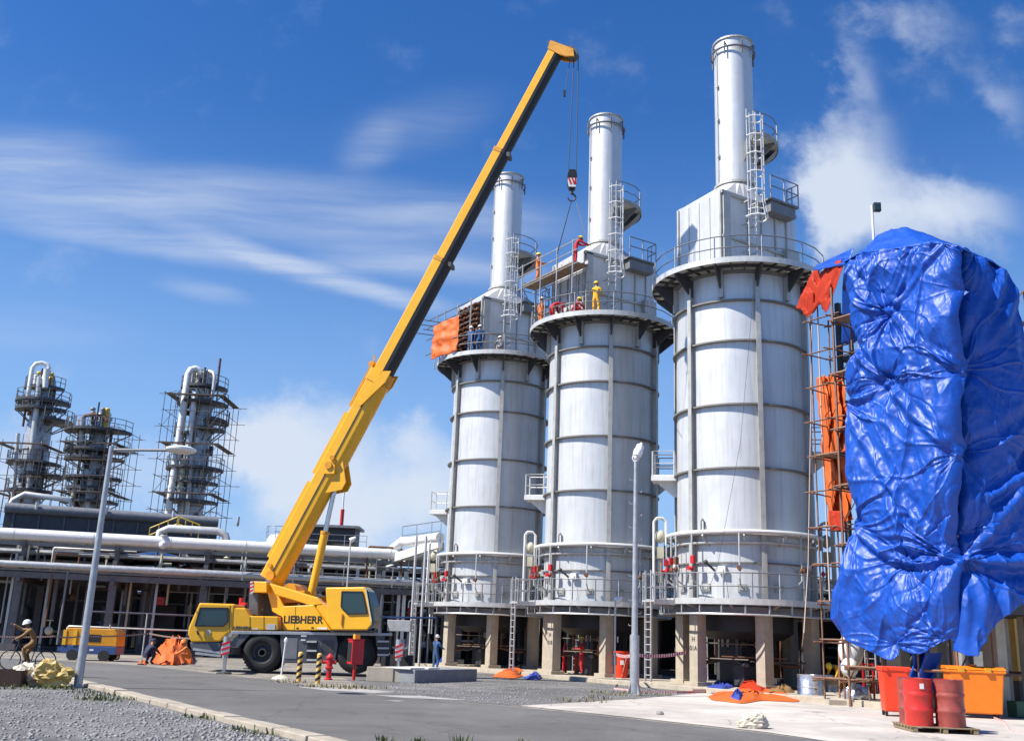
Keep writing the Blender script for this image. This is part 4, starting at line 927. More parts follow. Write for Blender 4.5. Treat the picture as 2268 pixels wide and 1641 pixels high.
MB().box((26, 2, 1.9), (84, 4, 3.8)).build('wall', 'dark_steel', bd); MB().box((26, 2, 3.88), (85, 4.8, .16)).build('roof', 'shade_steel', bd)
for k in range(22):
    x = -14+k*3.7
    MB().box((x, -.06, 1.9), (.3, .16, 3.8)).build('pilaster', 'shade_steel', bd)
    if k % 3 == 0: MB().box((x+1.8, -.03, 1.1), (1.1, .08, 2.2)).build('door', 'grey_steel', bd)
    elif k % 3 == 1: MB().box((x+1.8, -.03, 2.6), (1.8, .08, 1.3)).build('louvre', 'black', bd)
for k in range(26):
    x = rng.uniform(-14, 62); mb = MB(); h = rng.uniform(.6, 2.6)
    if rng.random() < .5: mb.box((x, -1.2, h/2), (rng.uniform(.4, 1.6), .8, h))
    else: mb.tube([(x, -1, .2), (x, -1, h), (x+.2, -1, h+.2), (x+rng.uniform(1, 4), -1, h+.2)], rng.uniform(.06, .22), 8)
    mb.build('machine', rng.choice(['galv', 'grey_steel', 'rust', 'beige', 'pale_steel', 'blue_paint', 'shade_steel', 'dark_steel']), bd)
# ------------------------------------------------------------------ dark plant under and behind the rack
def skid(loc, w, d, h, label, rz, seed, mats=('dark_steel', 'shade_steel', 'grey_steel')):
    r = random.Random(seed); t = thing('equipment_skid', label, 'equipment', loc, rz, 'dark equipment skids behind the heaters')
    mb = MB(); mb.box((0, 0, .12), (w, d, .24)); mb.build('base', mats[0], t)
    for x in (-w/2+.1, w/2-.1):
        for y in (-d/2+.1, d/2-.1): MB().bar((x, y, .24), (x, y, h), .16, .16).build('frame_post', mats[1], t)
    mb = MB()
    for y in (-d/2+.1, d/2-.1): mb.bar((-w/2, y, h), (w/2, y, h), .2, .24)
    mb.build('top_beam', mats[1], t); MB().box((0, 0, h+.16), (w, d, .08)).build('roof', mats[0], t); MB().box((0, d/2-.02, h/2+.1), (w-.2, .06, h-.3)).build('back_panel', mats[0], t)  # back panel added so the gaps between the heater legs stay dark
    for k in range(5):
        x = r.uniform(-w/2+.6, w/2-.6); y = r.uniform(-d/2+.5, d/2-.4); hh = r.uniform(.7, h*.8); mb = MB()
        if r.random() < .5: mb.box((x, y, .24+hh/2), (r.uniform(.6, 1.4), r.uniform(.5, 1), hh))
        else: mb.lathe([(0, .24), (.4, .24), (.45, .4), (.45, hh), (.3, hh+.2), (0, hh+.25)], (x, y, 0), 14)
        mb.build('machine', r.choice(mats+('galv', 'rust', 'beige')), t)
    for k in range(6):
        x = r.uniform(-w/2, w/2); y = r.uniform(-d/2, 0); z = r.uniform(.6, h-.2); x2 = x+r.uniform(-2, 2)
        MB().tube([(x, y, .3), (x, y, z-.1), (x+.1, y, z), (x2, y, z)], r.uniform(.04, .1), 6).build('pipe', r.choice(PM), t)
    return t
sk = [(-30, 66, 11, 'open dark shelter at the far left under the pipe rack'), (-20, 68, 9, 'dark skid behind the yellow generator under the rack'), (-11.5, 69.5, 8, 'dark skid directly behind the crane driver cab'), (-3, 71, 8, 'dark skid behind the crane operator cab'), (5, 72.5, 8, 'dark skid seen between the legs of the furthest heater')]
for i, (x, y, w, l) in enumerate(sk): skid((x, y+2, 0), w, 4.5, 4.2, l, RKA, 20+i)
for i, (k, o, l) in enumerate([(1.0, 6.5, 'dark skid added behind the legs of the furthest heater'), (1.55, 6.3, 'dark skid added behind the gap left of the middle heater'), (2.1, 6.6, 'dark skid added behind the legs of the middle heater'), (2.65, 6.4, 'dark skid added behind the access ladder of the nearest heater'), (3.2, 6.6, 'dark skid added behind the legs of the nearest heater'), (3.75, 6.4, 'dark skid added behind the silver tins and blue tarpaulin')]):
    p = ax(1)+(ax(3)-ax(1))*((k-1)/2)+EV*o; skid((p.x, p.y, .16), 5.0, 3.0, 3.1, l, PHI-PI/2, 40+i)  # skids added as dark bulk where the ground behind lies in shade
# service towers squeezed between the heaters
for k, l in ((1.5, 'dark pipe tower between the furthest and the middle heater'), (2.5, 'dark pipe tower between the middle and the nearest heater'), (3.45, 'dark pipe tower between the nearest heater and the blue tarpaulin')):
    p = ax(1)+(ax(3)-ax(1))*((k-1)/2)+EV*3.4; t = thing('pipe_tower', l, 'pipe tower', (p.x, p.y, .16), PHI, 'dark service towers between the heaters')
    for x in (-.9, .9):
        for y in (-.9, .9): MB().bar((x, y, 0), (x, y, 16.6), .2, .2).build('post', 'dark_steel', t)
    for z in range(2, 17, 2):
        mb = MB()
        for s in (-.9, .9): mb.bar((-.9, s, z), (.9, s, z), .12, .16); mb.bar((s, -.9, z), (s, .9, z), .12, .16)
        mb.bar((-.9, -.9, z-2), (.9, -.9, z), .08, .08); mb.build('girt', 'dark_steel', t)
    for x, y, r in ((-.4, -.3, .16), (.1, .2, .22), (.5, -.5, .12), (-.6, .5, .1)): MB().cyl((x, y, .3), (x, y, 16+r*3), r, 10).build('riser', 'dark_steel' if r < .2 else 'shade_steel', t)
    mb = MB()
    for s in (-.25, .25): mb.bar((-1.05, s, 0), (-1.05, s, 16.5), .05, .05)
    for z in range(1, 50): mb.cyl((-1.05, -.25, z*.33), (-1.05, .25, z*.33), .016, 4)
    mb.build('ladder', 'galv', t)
mat('pole_far', (.085, .06, .05), .7, 0, .4, 5)
# ------------------------------------------------------------------ far distillation towers with scaffolding
def tower(px, Y, ytop, rad, plats, label, seed, cap, pipes):
    r = random.Random(seed); b = P(px, 1240, Y); b.z = 0; t = thing('distillation_tower', label, 'tower', (b.x, b.y, 0), 0)
    zt = P(px, ytop, Y).z
    mb = MB(); mb.lathe([(rad*1.15, 0), (rad*1.05, 4), (rad, 6), (rad, zt*.78), (rad*.8, zt*.84), (rad*.8, zt-1.4), (rad*.6, zt-.5), (0, zt)], n=32); mb.build('shell', 'galv', t)
    for k in range(int(zt/2.2)): MB().ring(rad, rad+.06, 4+k*2.0, 4.12+k*2.0, 24).build('lagging_band', 'grey_steel', t) if 6+k*2 < zt*.76 else None
    for y, rr, a0, a1 in plats:
        z = P(px, y, Y).z; a0 = R_(a0); a1 = R_(a1)
        p = MB().ring(rad*.8, rr, z-.28, z, 24, a0, a1).build('platform', 'dark_steel', t)
        mb = MB()
        for k in range(9):
            a = a0+(a1-a0)*k/8; mb.bar(pol(rr-.05, a, z), pol(rr-.05, a, z+1.1), .07, .07)
            if k < 8:
                a2 = a0+(a1-a0)*(k+1)/8
                for h in (.55, 1.1): mb.bar(pol(rr-.05, a, z+h), pol(rr-.05, a2, z+h), .06, .06)
            if k % 2 == 0: mb.bar(pol(rad*.9, a, z-1.5), pol(rr-.1, a, z-.25), .1, .1)
        mb.build('rail', 'rail', p)
    for x0, y0, x1, y1, rr, m, hook in pipes:
        a = P(x0, y0, Y-rad-.6); c = P(x1, y1, Y-rad-.6); pts = [c-b, a-b]
        pts = [V3((q.x, q.y, q.z)) for q in pts]
        if hook: pts += [pts[-1]+V3((hook*.3, .2, .55)), pts[-1]+V3((hook*.9, .5, .75)), pts[-1]+V3((hook*1.6, rad*.5, .6)), pts[-1]+V3((hook*1.9, rad*.5, .1))]
        MB().tube(pts, rr, 10).build('overhead_pipe', m, t)
    for k in range(cap):
        x, y = r.uniform(-rad, rad)*.9, r.uniform(-rad, 0)*.9; h = r.uniform(.8, 2.6)
        mb = MB(); mb.cyl((x, y, zt-2.2), (x, y, zt-1.5+h*.6), r.uniform(.12, .3), 8); mb.ell((x, y, zt-1.5+h*.6), (.3, .3, .25), 8, 6); mb.build('nozzle', r.choice(['white', 'galv', 'rust', 'yellow_rail', 'grey_steel']), t)
    for k in range(44):
        a = r.uniform(-PI, 0); z = r.uniform(6, zt-2); mb = MB(); rr = rad+r.uniform(.1, .5)
        if r.random() < .5: mb.cyl(pol(rr, a, z), pol(rr, a, z+r.uniform(1, 4)), r.uniform(.05, .16), 6)
        else: mb.box(pol(rr, a, z), (.4, .4, r.uniform(.3, 1)), a)
        mb.build('fitting', r.choice(['dark_steel', 'rust', 'pale_steel', 'galv', 'shade_steel']), t)
    return t
tower(40, 112, 822, 1.35, [(888, 2.9, -200, 30), (906, 2.8, -180, 0), (930, 3.5, -60, 60), (1024, 2.8, -200, 20), (1050, 3.3, -80, 40), (1085, 2.4, -180, 10), (858, 2.2, -180, 0)], 'leftmost silver distillation tower with platforms on its upper half', 1, 6, [(88, 835, 60, 1100, .3, 'pale_steel', 0), (72, 815, 60, 890, .25, 'white', .8), (103, 818, 100, 860, .3, 'white', 0), (40, 960, 28, 1110, .22, 'pale_steel', 0)])
tower(180, 110, 908, 1.15, [(955, 3.6, -180, 0), (998, 3.4, -190, 10), (1016, 3.2, -180, 0), (1058, 3.0, -190, 10), (1110, 3.0, -190, 10), (1080, 2.6, -180, 0)], 'shortest distillation tower, hung with dark platforms', 2, 8, [(178, 930, 172, 1015, .2, 'rust', 1.4), (183, 925, 180, 1010, .33, 'galv', 0), (200, 1060, 190, 1150, .33, 'galv', 0), (168, 1060, 160, 1120, .25, 'beige', 0)])
tower(408, 108, 822, 1.35, [(858, 2.5, -190, 10), (893, 2.7, -190, 10), (930, 3.0, -60, 40), (963, 2.6, -190, -100), (1037, 3.0, -190, 10), (1068, 2.6, -190, 10), (1110, 2.8, -190, 10), (950, 2.7, -80, 10)], 'tallest distillation tower wrapped in scaffolding, right of the other two', 3, 7, [(417, 828, 372, 1140, .36, 'white', .6), (432, 876, 414, 1010, .3, 'white', .3), (408, 1015, 398, 1090, .35, 'beige', 0), (475, 835, 470, 880, .2, 'pale_steel', -.9), (425, 1010, 412, 1160, .22, 'pale_steel', 0)])
def scaffold(loc, hw, hd, z0, zt, step, label, planks, seed, rz=0, jitter=.25, r=.045, m='rust_pole', nx=3, ny=3, base=True):
    q = random.Random(seed); t = thing('scaffolding', label, 'scaffolding', loc, rz)
    f = None
    xs = [-hw+2*hw*i/nx for i in range(nx+1)]; ys = [-hd+2*hd*i/ny for i in range(ny+1)]
    per = [(x, -hd) for x in xs]+[(x, hd) for x in xs]+[(-hw, y) for y in ys[1:-1]]+[(hw, y) for y in ys[1:-1]]
    for x, y in per:
        if f is None: f = MB().tube([(0, 0, z0), (0, 0, zt)], r, 5).build('standard', m, t); o = f
        else: o = f.copy(); COL.objects.link(o); o.parent = t
        o.location = (x, y, q.uniform(-.6, .9) if base else 0)
    z = z0+step*.6; k = 0
    while z < zt:
        mb = MB(); e = lambda: q.uniform(.1, jitter+.35)
        for y in (-hd, hd): mb.tube([(-hw-e(), y, z), (hw+e(), y, z+q.uniform(-.1, .1))], r*.9, 4)
        for x in (-hw, hw): mb.tube([(x, -hd-e(), z+.08), (x, hd+e(), z+.08)], r*.9, 4)
        if k % 2 == 0: mb.tube([(-hw, -hd, z), (-hw+2*hw/nx, -hd, min(zt, z+step))], r*.8, 4); mb.tube([(hw, -hd, min(zt, z+step)), (hw-2*hw/nx, -hd, z)], r*.8, 4)
        l = mb.build('ledger_frame', m, t)
        if k in planks:
            mb = MB()
            for y0 in (-hd+.1,): mb.box((0, y0+.3, z+.09), (2*hw, .75, .07))
            mb.box((-hw+.35, 0, z+.1), (.7, 2*hd, .07)); mb.box((hw-.35, 0, z+.1), (.7, 2*hd, .07)); mb.build('plank_deck', 'plank' if m != 'pole_far' else m, l)
        z += step; k += 1
    return t
for px, Y, hw, y0, y1, lab, sd_ in ((408, 108, 3.1, 1300, 880, 'rusty tube scaffolding around the tallest distillation tower', 7), (186, 110, 3.0, 1300, 950, 'rusty tube scaffolding around the shortest distillation tower', 8), (28, 112, 2.7, 1300, 985, 'rusty tube scaffolding around the lower half of the leftmost tower', 9)):
    b = P(px, 1240, Y); scaffold((b.x, b.y, 0), hw, 3.2, 0, P(px, y1, Y).z, 1.75, lab, (5, 8, 11, 14), sd_, 0, .7, .036, 'pole_far', nx=5)
# mast, white vessel, dark cabin and far lamp on the skyline
b = P(750, 1240, 120); m_ = thing('radio_mast', 'thin red and white mast on the skyline right of the crane ram', 'mast', (b.x, b.y, 0)); zt = P(750, 1068, 120).z
for k in range(6):
    z0 = zt*k/6; z1 = zt*(k+1)/6; MB().cyl((0, 0, z0), (0, 0, z1), .22 if k < 5 else .1, 8).build('mast_section', 'white' if k % 2 else 'red', m_)
mb = MB(); mb.box((0, 0, P(750, 1196, 120).z), (2.6, 2, .12)); mb.box((0, 0, P(750, 1172, 120).z), (3.0, .08, .08)); mb.build('platform', 'grey_steel', m_)
b = P(720, 1240, 95); c = thing('equipment_cabin', 'dark flat roofed cabin on the skyline behind the crane ram', 'cabin', (b.x, b.y, 0)); z0 = P(720, 1205, 95).z; z1 = P(720, 1172, 95).z
MB().box((0, 0, (z0+z1)/2), (5.6, 3, z1-z0)).build('cabin_body', 'dark_steel', c); MB().box((0, -.2, z1+.12), (6.4, 3.8, .22)).build('roof', 'grey_steel', c); MB().box((0, 0, z0/2), (1.2, 1.2, z0)).build('support', 'shade_steel', c)
handrail(c, [(-4, -2.2), (-2, -2.2), (0, -2.2), (2, -2.2), (4, -2.2)], z0-.4, 1.1)
b = P(610, 1240, 90); z1 = P(610, 1182, 90).z; c = thing('storage_vessel', 'small white domed vessel peeping over the rack left of the boom foot', 'vessel', (b.x, b.y, 0))
MB().lathe([(.9, 0), (.9, z1-.5), (.6, z1-.1), (0, z1)], n=24).build('vessel_body', 'white', c); handrail(c, arc(1.0, -PI, 0, 4), z1-.4, 1.0)
b = P(345, 1236, 66); c = thing('vessel', 'silver domed vessel lying behind the grey pipe of the rack', 'vessel', (b.x, b.y, 0)); z = b.z
MB().ell((0, 0, z-.6), (2.3, 1.2, 1.0), 24, 12).build('vessel_body', 'chrome', c)
MB().box((0, 0, (z-1.2)/2), (1.0, .6, z-1.2)).build('saddle', 'shade_steel', c)
# ------------------------------------------------------------------ wrapped fourth heater: scaffolding and blue tarpaulins
def tarp_mat(name, col, rough=.3):
    m = mat(name, col, rough, 0, .22, 1.3, 0, spec=.5, coat=.0); t = m.node_tree; b = t.nodes['Principled BSDF']
    co = t.nodes.new('ShaderNodeTexCoord'); n1 = t.nodes.new('ShaderNodeTexNoise'); n1.inputs['Scale'].default_value = 7; n1.inputs['Detail'].default_value = 8; n1.inputs['Distortion'].default_value = 1.2
    n2 = t.nodes.new('ShaderNodeTexNoise'); n2.inputs['Scale'].default_value = 22; n2.inputs['Detail'].default_value = 4
    for n in (n1, n2): t.links.new(co.outputs['Object'], n.inputs['Vector'])
    a = t.nodes.new('ShaderNodeMath'); a.operation = 'ADD'; t.links.new(n1.outputs[0], a.inputs[0]); s = t.nodes.new('ShaderNodeMath'); s.operation = 'MULTIPLY'; s.inputs[1].default_value = .3; t.links.new(n2.outputs[0], s.inputs[0]); t.links.new(s.outputs[0], a.inputs[1])
    bu = t.nodes.new('ShaderNodeBump'); bu.inputs['Strength'].default_value = .12; bu.inputs['Distance'].default_value = .03; t.links.new(a.outputs[0], bu.inputs['Height']); t.links.new(bu.outputs[0], b.inputs['Normal'])
    return m
tarp_mat('tarp_blue', (.003, .066, .40), .47)
C0P = P(2122, 1450, 30.2); C0P = V3((C0P.x, C0P.y, 0))
def interp(y, tab): return np.interp(y, [a for a, b in tab], [b for a, b in tab])
def face(x, y, n): return onplane(x, y, C0P, n)
def px2tz(x, y, n, tdir): q = face(x, y, n); return ((q-C0P).dot(tdir), q.z)
def build_face(name, n, tdir, ufun, T, B, nu, nv, pinches, folds, seed, edge0, wrapdir, skirt=None, wrap=(2.6, 1.7, 1.0, .5, .2)):
    us = np.linspace(0, 1, nu); vs = np.linspace(0, 1, nv)
    Tt = np.zeros((nu, nv)); Z = np.zeros((nu, nv))
    for i, u in enumerate(us):
        yt, yb = float(interp(u, T)), float(interp(u, B))
        for j, v in enumerate(vs):
            y = yt+(yb-yt)*v; Tt[i, j], Z[i, j] = px2tz(ufun(u, y), y, n, tdir)
    rs = np.random.RandomState(seed)
    pz = [(*px2tz(x, y, n, tdir), s) for x, y, s in pinches]
    dmin = np.full(Tt.shape, 9.0); D = .16*(fbm(Tt*.8+3, Z*.6+9, seed, 3)-.5)*2
    for t, z, s in pz:
        dz = (Z-z); dt = Tt-t; r = np.sqrt(dt*dt+dz*dz)+1e-4; ang = np.arctan2(dz, dt); dmin = np.minimum(dmin, r/max(.3, s))
        D -= .09*s*np.exp(-r/.10)
        bias = rs.uniform(-PI, PI)
        for k in range(int(15*s)+4):
            a = rs.uniform(-PI, PI) if k % 3 else bias+rs.normal()*.7; w = rs.uniform(.018, .065); ln = rs.uniform(.7, 3.0)*s; am = rs.choice([1, 1, -1])*rs.uniform(.04, .13)*s
            d = (ang-a+PI) % (2*PI)-PI; d = d+.12*np.sin(r*2.2+k)
            D += am*np.exp(-(d/w)**2)*np.exp(-r/ln)*np.minimum(1, r/.09)
    D += .40*(1-np.exp(-(dmin/1.3)**1.15))
    for x0, y0, x1, y1, am, w in folds:
        a = np.array(px2tz(x0, y0, n, tdir)); b = np.array(px2tz(x1, y1, n, tdir)); ab = b-a; L2 = ab@ab
        wob = .10*(fbm(Tt*1.1, Z*1.1, seed+7, 2)-.5)
        k = np.clip(((Tt-a[0])*ab[0]+(Z-a[1])*ab[1])/L2, 0, 1); sag = np.sin(k*PI)*.12
        dx = Tt-(a[0]+ab[0]*k); dzz = Z-(a[1]+ab[1]*k)+sag+wob; dd = np.sqrt(dx*dx+dzz*dzz)
        sgn = np.sign(dzz)
        D += am*np.exp(-(dd/w)**2)-am*.7*np.exp(-((dd-w*1.6)/w)**2)
    if skirt:
        zs = np.interp(Tt, *[np.array(q) for q in zip(*sorted([px2tz(x, y, n, tdir) for x, y in skirt]))])
        up = 1/(1+np.exp(-(Z-zs+.05)/.05)); dn = np.clip((zs-Z)/2.0, 0, 1.3)
        low = .16*np.sin(np.minimum(dn, 1.1)*2.4)+.16*(fbm(Tt*.9, Z*.45, seed+3, 3)-.5)*np.minimum(1, dn*3)+.05*np.sin(Tt*6.1+8*fbm(Tt*.5, Z*.35, seed+5, 2))*np.minimum(1, dn*3)
        D = D*up+(1-up)*(low-.02+.75*D)+.12*up*np.exp(-np.clip(Z-zs, 0, 9)/.8)
    cr = fbm(Tt*2.1+1.5*fbm(Tt, Z, seed+31, 2), Z*1.7+Tt*.6, seed+11, 3); c2 = fbm(Tt*4.3, Z*3.6-Tt*1.5, seed+17, 3); D += -.03*np.abs(cr-.5)*2-.016*np.abs(c2-.5)*2+.006*(np.abs(cr-.5)*-2+.4)+.006*(fbm(Tt*9, Z*9, seed+13, 3)-.5)
    rg_ = 1-np.abs(2*fbm(Tt*.95+.22*Z+1.6*fbm(Tt*.35, Z*.22, seed+41, 2), Z*.24, seed+43, 2)-1); D += .16*(rg_**7)*.8*np.minimum(1, dmin/.6)-.05
    rg2 = 1-np.abs(2*fbm(Tt*2.4-.5*Z, Z*.9, seed+47, 3)-1); D += .03*(rg2**6)
    # rounded at the outer edge, tucked in along the seam
    us_ = us[:, None]; span = np.abs(Tt[0]-Tt[-1])[None, :]
    d0 = us_*span; d1 = (1-us_)*span
    if edge0 == 'seam0': D -= .45*np.exp(-d0/.11); D -= .25*np.exp(-(d1/.4)**2)
    else: D -= .35*np.exp(-(d0/.25)**1.2); D -= .42*np.exp(-d1/.12)
    Aq = []
    for i in range(nu):
        row = []
        for j in range(nv): q = C0P+V3(tdir)*Tt[i, j]+V3(n)*D[i, j]; row.append((q.x, q.y, Z[i, j]))
        Aq.append(row)
    ew = Aq[0] if edge0 != 'seam0' else Aq[-1]
    extra = []
    for s in wrap:
        extra.append([(x+wrapdir[0]*s, y+wrapdir[1]*s, z) for x, y, z in ew])
    Aq = extra+Aq if edge0 != 'seam0' else Aq+extra[::-1]
    mb = MB().grid(Aq); o = mb.build(name, 'tarp_blue'); 
    so_ = o.modifiers.new('thickness', 'SOLIDIFY'); so_.thickness = .012
    return o
Ltab = [(500, 1880), (560, 1870), (600, 1865), (640, 1862), (700, 1880), (760, 1889), (800, 1873), (860, 1863), (900, 1866), (960, 1866), (1050, 1877), (1120, 1890), (1170, 1880), (1250, 1858), (1310, 1840), (1370, 1834), (1420, 1858), (1460, 1905), (1520, 1940)]
seamA = [(1080, 2121), (1150, 2113), (1200, 2106), (1225, 2108), (1238, 2121)]; seamB = [(1080, 2123), (1150, 2128), (1200, 2133), (1228, 2136), (1240, 2123)]
uA = lambda u, y: (lambda l: l+(float(interp(y, seamA))-l)*u)(float(interp(y, Ltab)))
TA = [(0, 580), (.08, 564), (.3, 556), (.55, 548), (.85, 536), (1, 546)]
BA = [(0, 1396), (.05, 1408), (.13, 1425), (.28, 1459), (.34, 1462), (.44, 1448), (.50, 1426), (.53, 1437), (.575, 1446), (.66, 1448), (.75, 1440), (.87, 1422), (.93, 1414), (1, 1432)]
pA = [(1972, 692, 1.15), (1968, 848, 1.0), (1866, 889, 1.1), (1886, 1160, .9), (2008, 1246, 1.0), (2094, 1230, 1.2), (2117, 812, .8), (2119, 1000, .9), (1895, 565, .6), (1935, 556, .5), (1985, 550, .6), (2030, 545, .5), (2085, 537, .7), (1868, 655, .6), (1890, 762, .5), (2112, 640, .45), (1978, 1426, .8), (2090, 1414, .8), (1850, 1407, .5)]
fA = [(1866, 895, 2094, 1230, .10, .16), (1886, 1160, 2008, 1246, .12, .16), (1968, 850, 2119, 1000, .10, .15), (1972, 692, 2117, 812, .09, .13), (1895, 565, 1972, 692, .08, .1), (2085, 540, 1972, 692, .09, .11), (1968, 692, 1890, 762, .07, .1), (1866, 889, 1968, 848, .08, .13), (2008, 1246, 2094, 1230, .12, .12), (2119, 1000, 2094, 1230, .08, .14), (1968, 850, 1895, 780, .08, .12), (1935, 556, 1958, 640, .07, .07), (2030, 548, 1990, 650, .07, .07)]
skA = [(1840, 1120), (1886, 1162), (1930, 1212), (1975, 1240), (2008, 1249), (2050, 1246), (2094, 1232), (2125, 1232)]
o = build_face('tarpaulin', -EV, -DV, uA, TA, BA, 210, 520, pA, fA, 3, 'wrap', EV, skA)
tag(o, 'blue tarpaulin with star shaped folds, on the sunlit left side of the wrapped heater', 'tarpaulin', 'blue tarpaulins wrapped round a heater')
Rtab = [(500, 2155), (560, 2200), (600, 2236), (640, 2248), (760, 2266), (860, 2288), (1040, 2320), (1300, 2332), (1520, 2335)]
RA_ = R_(14); TBV = V3((math.cos(RA_), math.sin(RA_), 0)); NBV = V3((math.sin(RA_), -math.cos(RA_), 0))
uB = lambda u, y: (lambda l: l+(float(interp(y, Rtab))-l)*u)(float(interp(y, seamB)))
TB = [(0, 546), (.3, 562), (.6, 575), (.85, 588), (1, 606)]
BB = [(0, 1440), (.06, 1452), (.13, 1452), (.2, 1420), (.22, 1413), (.4, 1363), (.54, 1344), (.7, 1325), (1, 1300)]
pB = [(2128, 640, .5), (2127, 812, .9), (2130, 1000, .9), (2134, 1236, 1.0), (2200, 580, .6), (2160, 565, .5), (2140, 1180, .6), (2290, 1015, .7), (2300, 1240, .5)]
fB = [(2127, 812, 2222, 600, .10, .16), (2127, 812, 2262, 640, .08, .2), (2130, 1000, 2280, 900, -.06, .2), (2134, 1236, 2300, 1010, .10, .2), (2134, 1240, 2310, 1235, .14, .2), (2130, 1000, 2136, 1230, .08, .12), (2185, 1100, 2290, 1015, .12, .15)]
skB = [(2120, 1240), (2180, 1252), (2240, 1262), (2340, 1240)]
o = build_face('tarpaulin', NBV, TBV, uB, TB, BB, 150, 480, pB, fB, 21, 'seam0', -NBV, skB)
tag(o, 'darker blue tarpaulin on the right side of the wrapped heater, by the frame edge', 'tarpaulin', 'blue tarpaulins wrapped round a heater')
# roof sheet
rows = []
ft = [(1868, 582), (1900, 564), (1945, 556), (1990, 551), (2040, 545), (2085, 539), (2122, 548), (2160, 566), (2200, 582), (2232, 606)]
rg = [(1872, 576), (1908, 560), (1943, 522), (1975, 510), (2000, 505), (2045, 513), (2090, 537), (2160, 562), (2200, 580), (2230, 603)]
def lift(l, k, dz=0):
    r = []
    for i, (x, y) in enumerate(l):
        q = onplane(x, y, C0P+EV*k, -EV) if x <= 2122 else onplane(x, y, C0P-NBV*k*.6, NBV)
        r.append(V3((q.x, q.y, q.z+dz)))
    return r
r0 = lift(ft, .05, .02); r1 = lift([((a[0]+b[0])/2, (a[1]+b[1])/2) for a, b in zip(ft, rg)], .7); r2 = lift(rg, 1.5); BK = (EV-DV)*.7; r3_ = [p+BK*1.4-V3((0, 0, .6)) for p in r2]; r4 = [p+BK*2.6-V3((0, 0, 2.6)) for p in r2]
R_rows = [r0, r1, r2, r3_, r4]
fine = []
for i in range(41):
    s = i/40*4; a = min(3, int(s)); f = s-a; row = []
    for j in range(91):
        w = j/90*9; b = min(8, int(w)); g = w-b
        p = (R_rows[a][b]*(1-g)+R_rows[a][b+1]*g)*(1-f)+(R_rows[a+1][b]*(1-g)+R_rows[a+1][b+1]*g)*f
        k = .10*(mnoise.noise(V3((j*.09, i*.16, 1)))+.6*abs(mnoise.noise(V3((j*.25, i*.3, 4)))))
        row.append(p+V3((0, 0, k if 0 < i else 0)))
    fine.append(row)
o = MB().grid(fine).build('tarpaulin', 'tarp_blue'); o.modifiers.new('thickness', 'SOLIDIFY').thickness = .012
tag(o, 'blue tarpaulin heaped as a hood over the top of the wrapped heater', 'tarpaulin', 'blue tarpaulins wrapped round a heater')
# hanging end that trails below the hem
gr = []
for i in range(41):
    v = i/40; row = []
    for j in range(31):
        u = j/30; x = 2006+(2076-2006)*u+(8*math.sin(v*4)); x = 2041+(x-2041)*(1.0-.35*math.sin(v*PI*.9)); y = 1440+(1525-1440)*v+6*math.sin(u*9)
        q = onplane(x, y, C0P+EV*.5, -EV)+EV*(.25*math.sin(u*14+v*3)+.2*math.sin(u*25)*v); row.append(q)
    gr.append(row)
o = MB().grid(gr).build('tarpaulin', 'tarp_blue'); tag(o, 'crumpled blue tarpaulin end hanging behind the red drums', 'tarpaulin', 'blue tarpaulins wrapped round a heater')
# scaffold carrying the sheets
cs = C0P-DV*2.2+EV*3.0; tz = face(2000, 560, -EV).z-.25
SCF = scaffold((cs.x, cs.y, 0), 2.7, 1.95, 0, tz, 1.95, 'brown tube scaffolding with planks, standing inside the blue tarpaulins', (1, 2, 3, 4, 5, 6, 7), 33, PHI, .1, .045, base=False)
fr = C0P-DV*5.0+EV*1.2; scaffold((fr.x, fr.y, 0), .5, .5, 0, tz-.6, 1.25, 'narrow brown scaffold bay with orange sheets, left of the blue tarpaulins', (6, 11), 35, PHI, .3, .032, nx=1, ny=1, base=False)
h4 = thing('fired_heater', 'fourth heater, hidden inside the blue tarpaulins except for its legs', 'heater', (cs.x+.6, cs.y+.6, 0), PHI)
MB().lathe([(0, 3.3), (2.2, 3.3), (2.2, 12.5), (0, 12.5)], n=48).build('shell', 'grey_steel', h4)
for k in range(6): p = pol(2.0, k*PI/3, 1.6); MB().box(p, (.5, .5, 3.4)).build('leg', 'concrete', h4)
MB().lathe([(0, 3.0), (2.5, 3.0), (2.5, 3.3), (0, 3.3)], n=32).build('ring_beam', 'dark_steel', h4)
# orange sheets
def cloth(name, corners, m, label, cat, nu=26, nv=40, amp=.12, seed=0, n=None, group=None, fx=9, droop=0):
    (a, b), (c, d) = corners; gr = []
    for i in range(nu+1):
        row = []
        for j in range(nv+1):
            u, v = i/nu, j/nv; p = (a*(1-u)+b*u)*(1-v)+(c*(1-u)+d*u)*v
            k = amp*(math.sin(u*fx+seed+2*mnoise.noise(V3((u*3, v*3, seed))))*.5+1.6*mnoise.noise(V3((u*4, v*5, seed+3)))+.5*mnoise.noise(V3((u*11, v*12, seed+8))))
            p = p+(n or V3((0, -1, 0)))*k-V3((0, 0, droop*math.sin(u*PI)*math.sin(v*PI))); row.append(p)
        gr.append(row)
    o = MB().grid(gr).build(name, m); o.modifiers.new('thickness', 'SOLIDIFY').thickness = .01
    return tag(o, label, cat, group)
cloth('sheet', ((P(1800, 606, 36), P(1872, 575, 33.6)), (P(1762, 684, 37), P(1836, 680, 34.5))), 'redorange_cloth', 'red orange sheet slung as a sloping awning left of the blue tarpaulin top', 'sheet', 40, 40, .3, 2, V3((0, -.8, .6)), droop=.5)
cloth('sheet', ((P(1811, 835, 36.0), P(1866, 826, 34.9)), (P(1836, 1168, 36.0), P(1890, 1150, 34.9))), 'orange_cloth', 'long bright orange sheet hanging behind brown scaffold poles, left of the blue tarpaulin', 'sheet', 40, 120, .34, 5, fx=14)
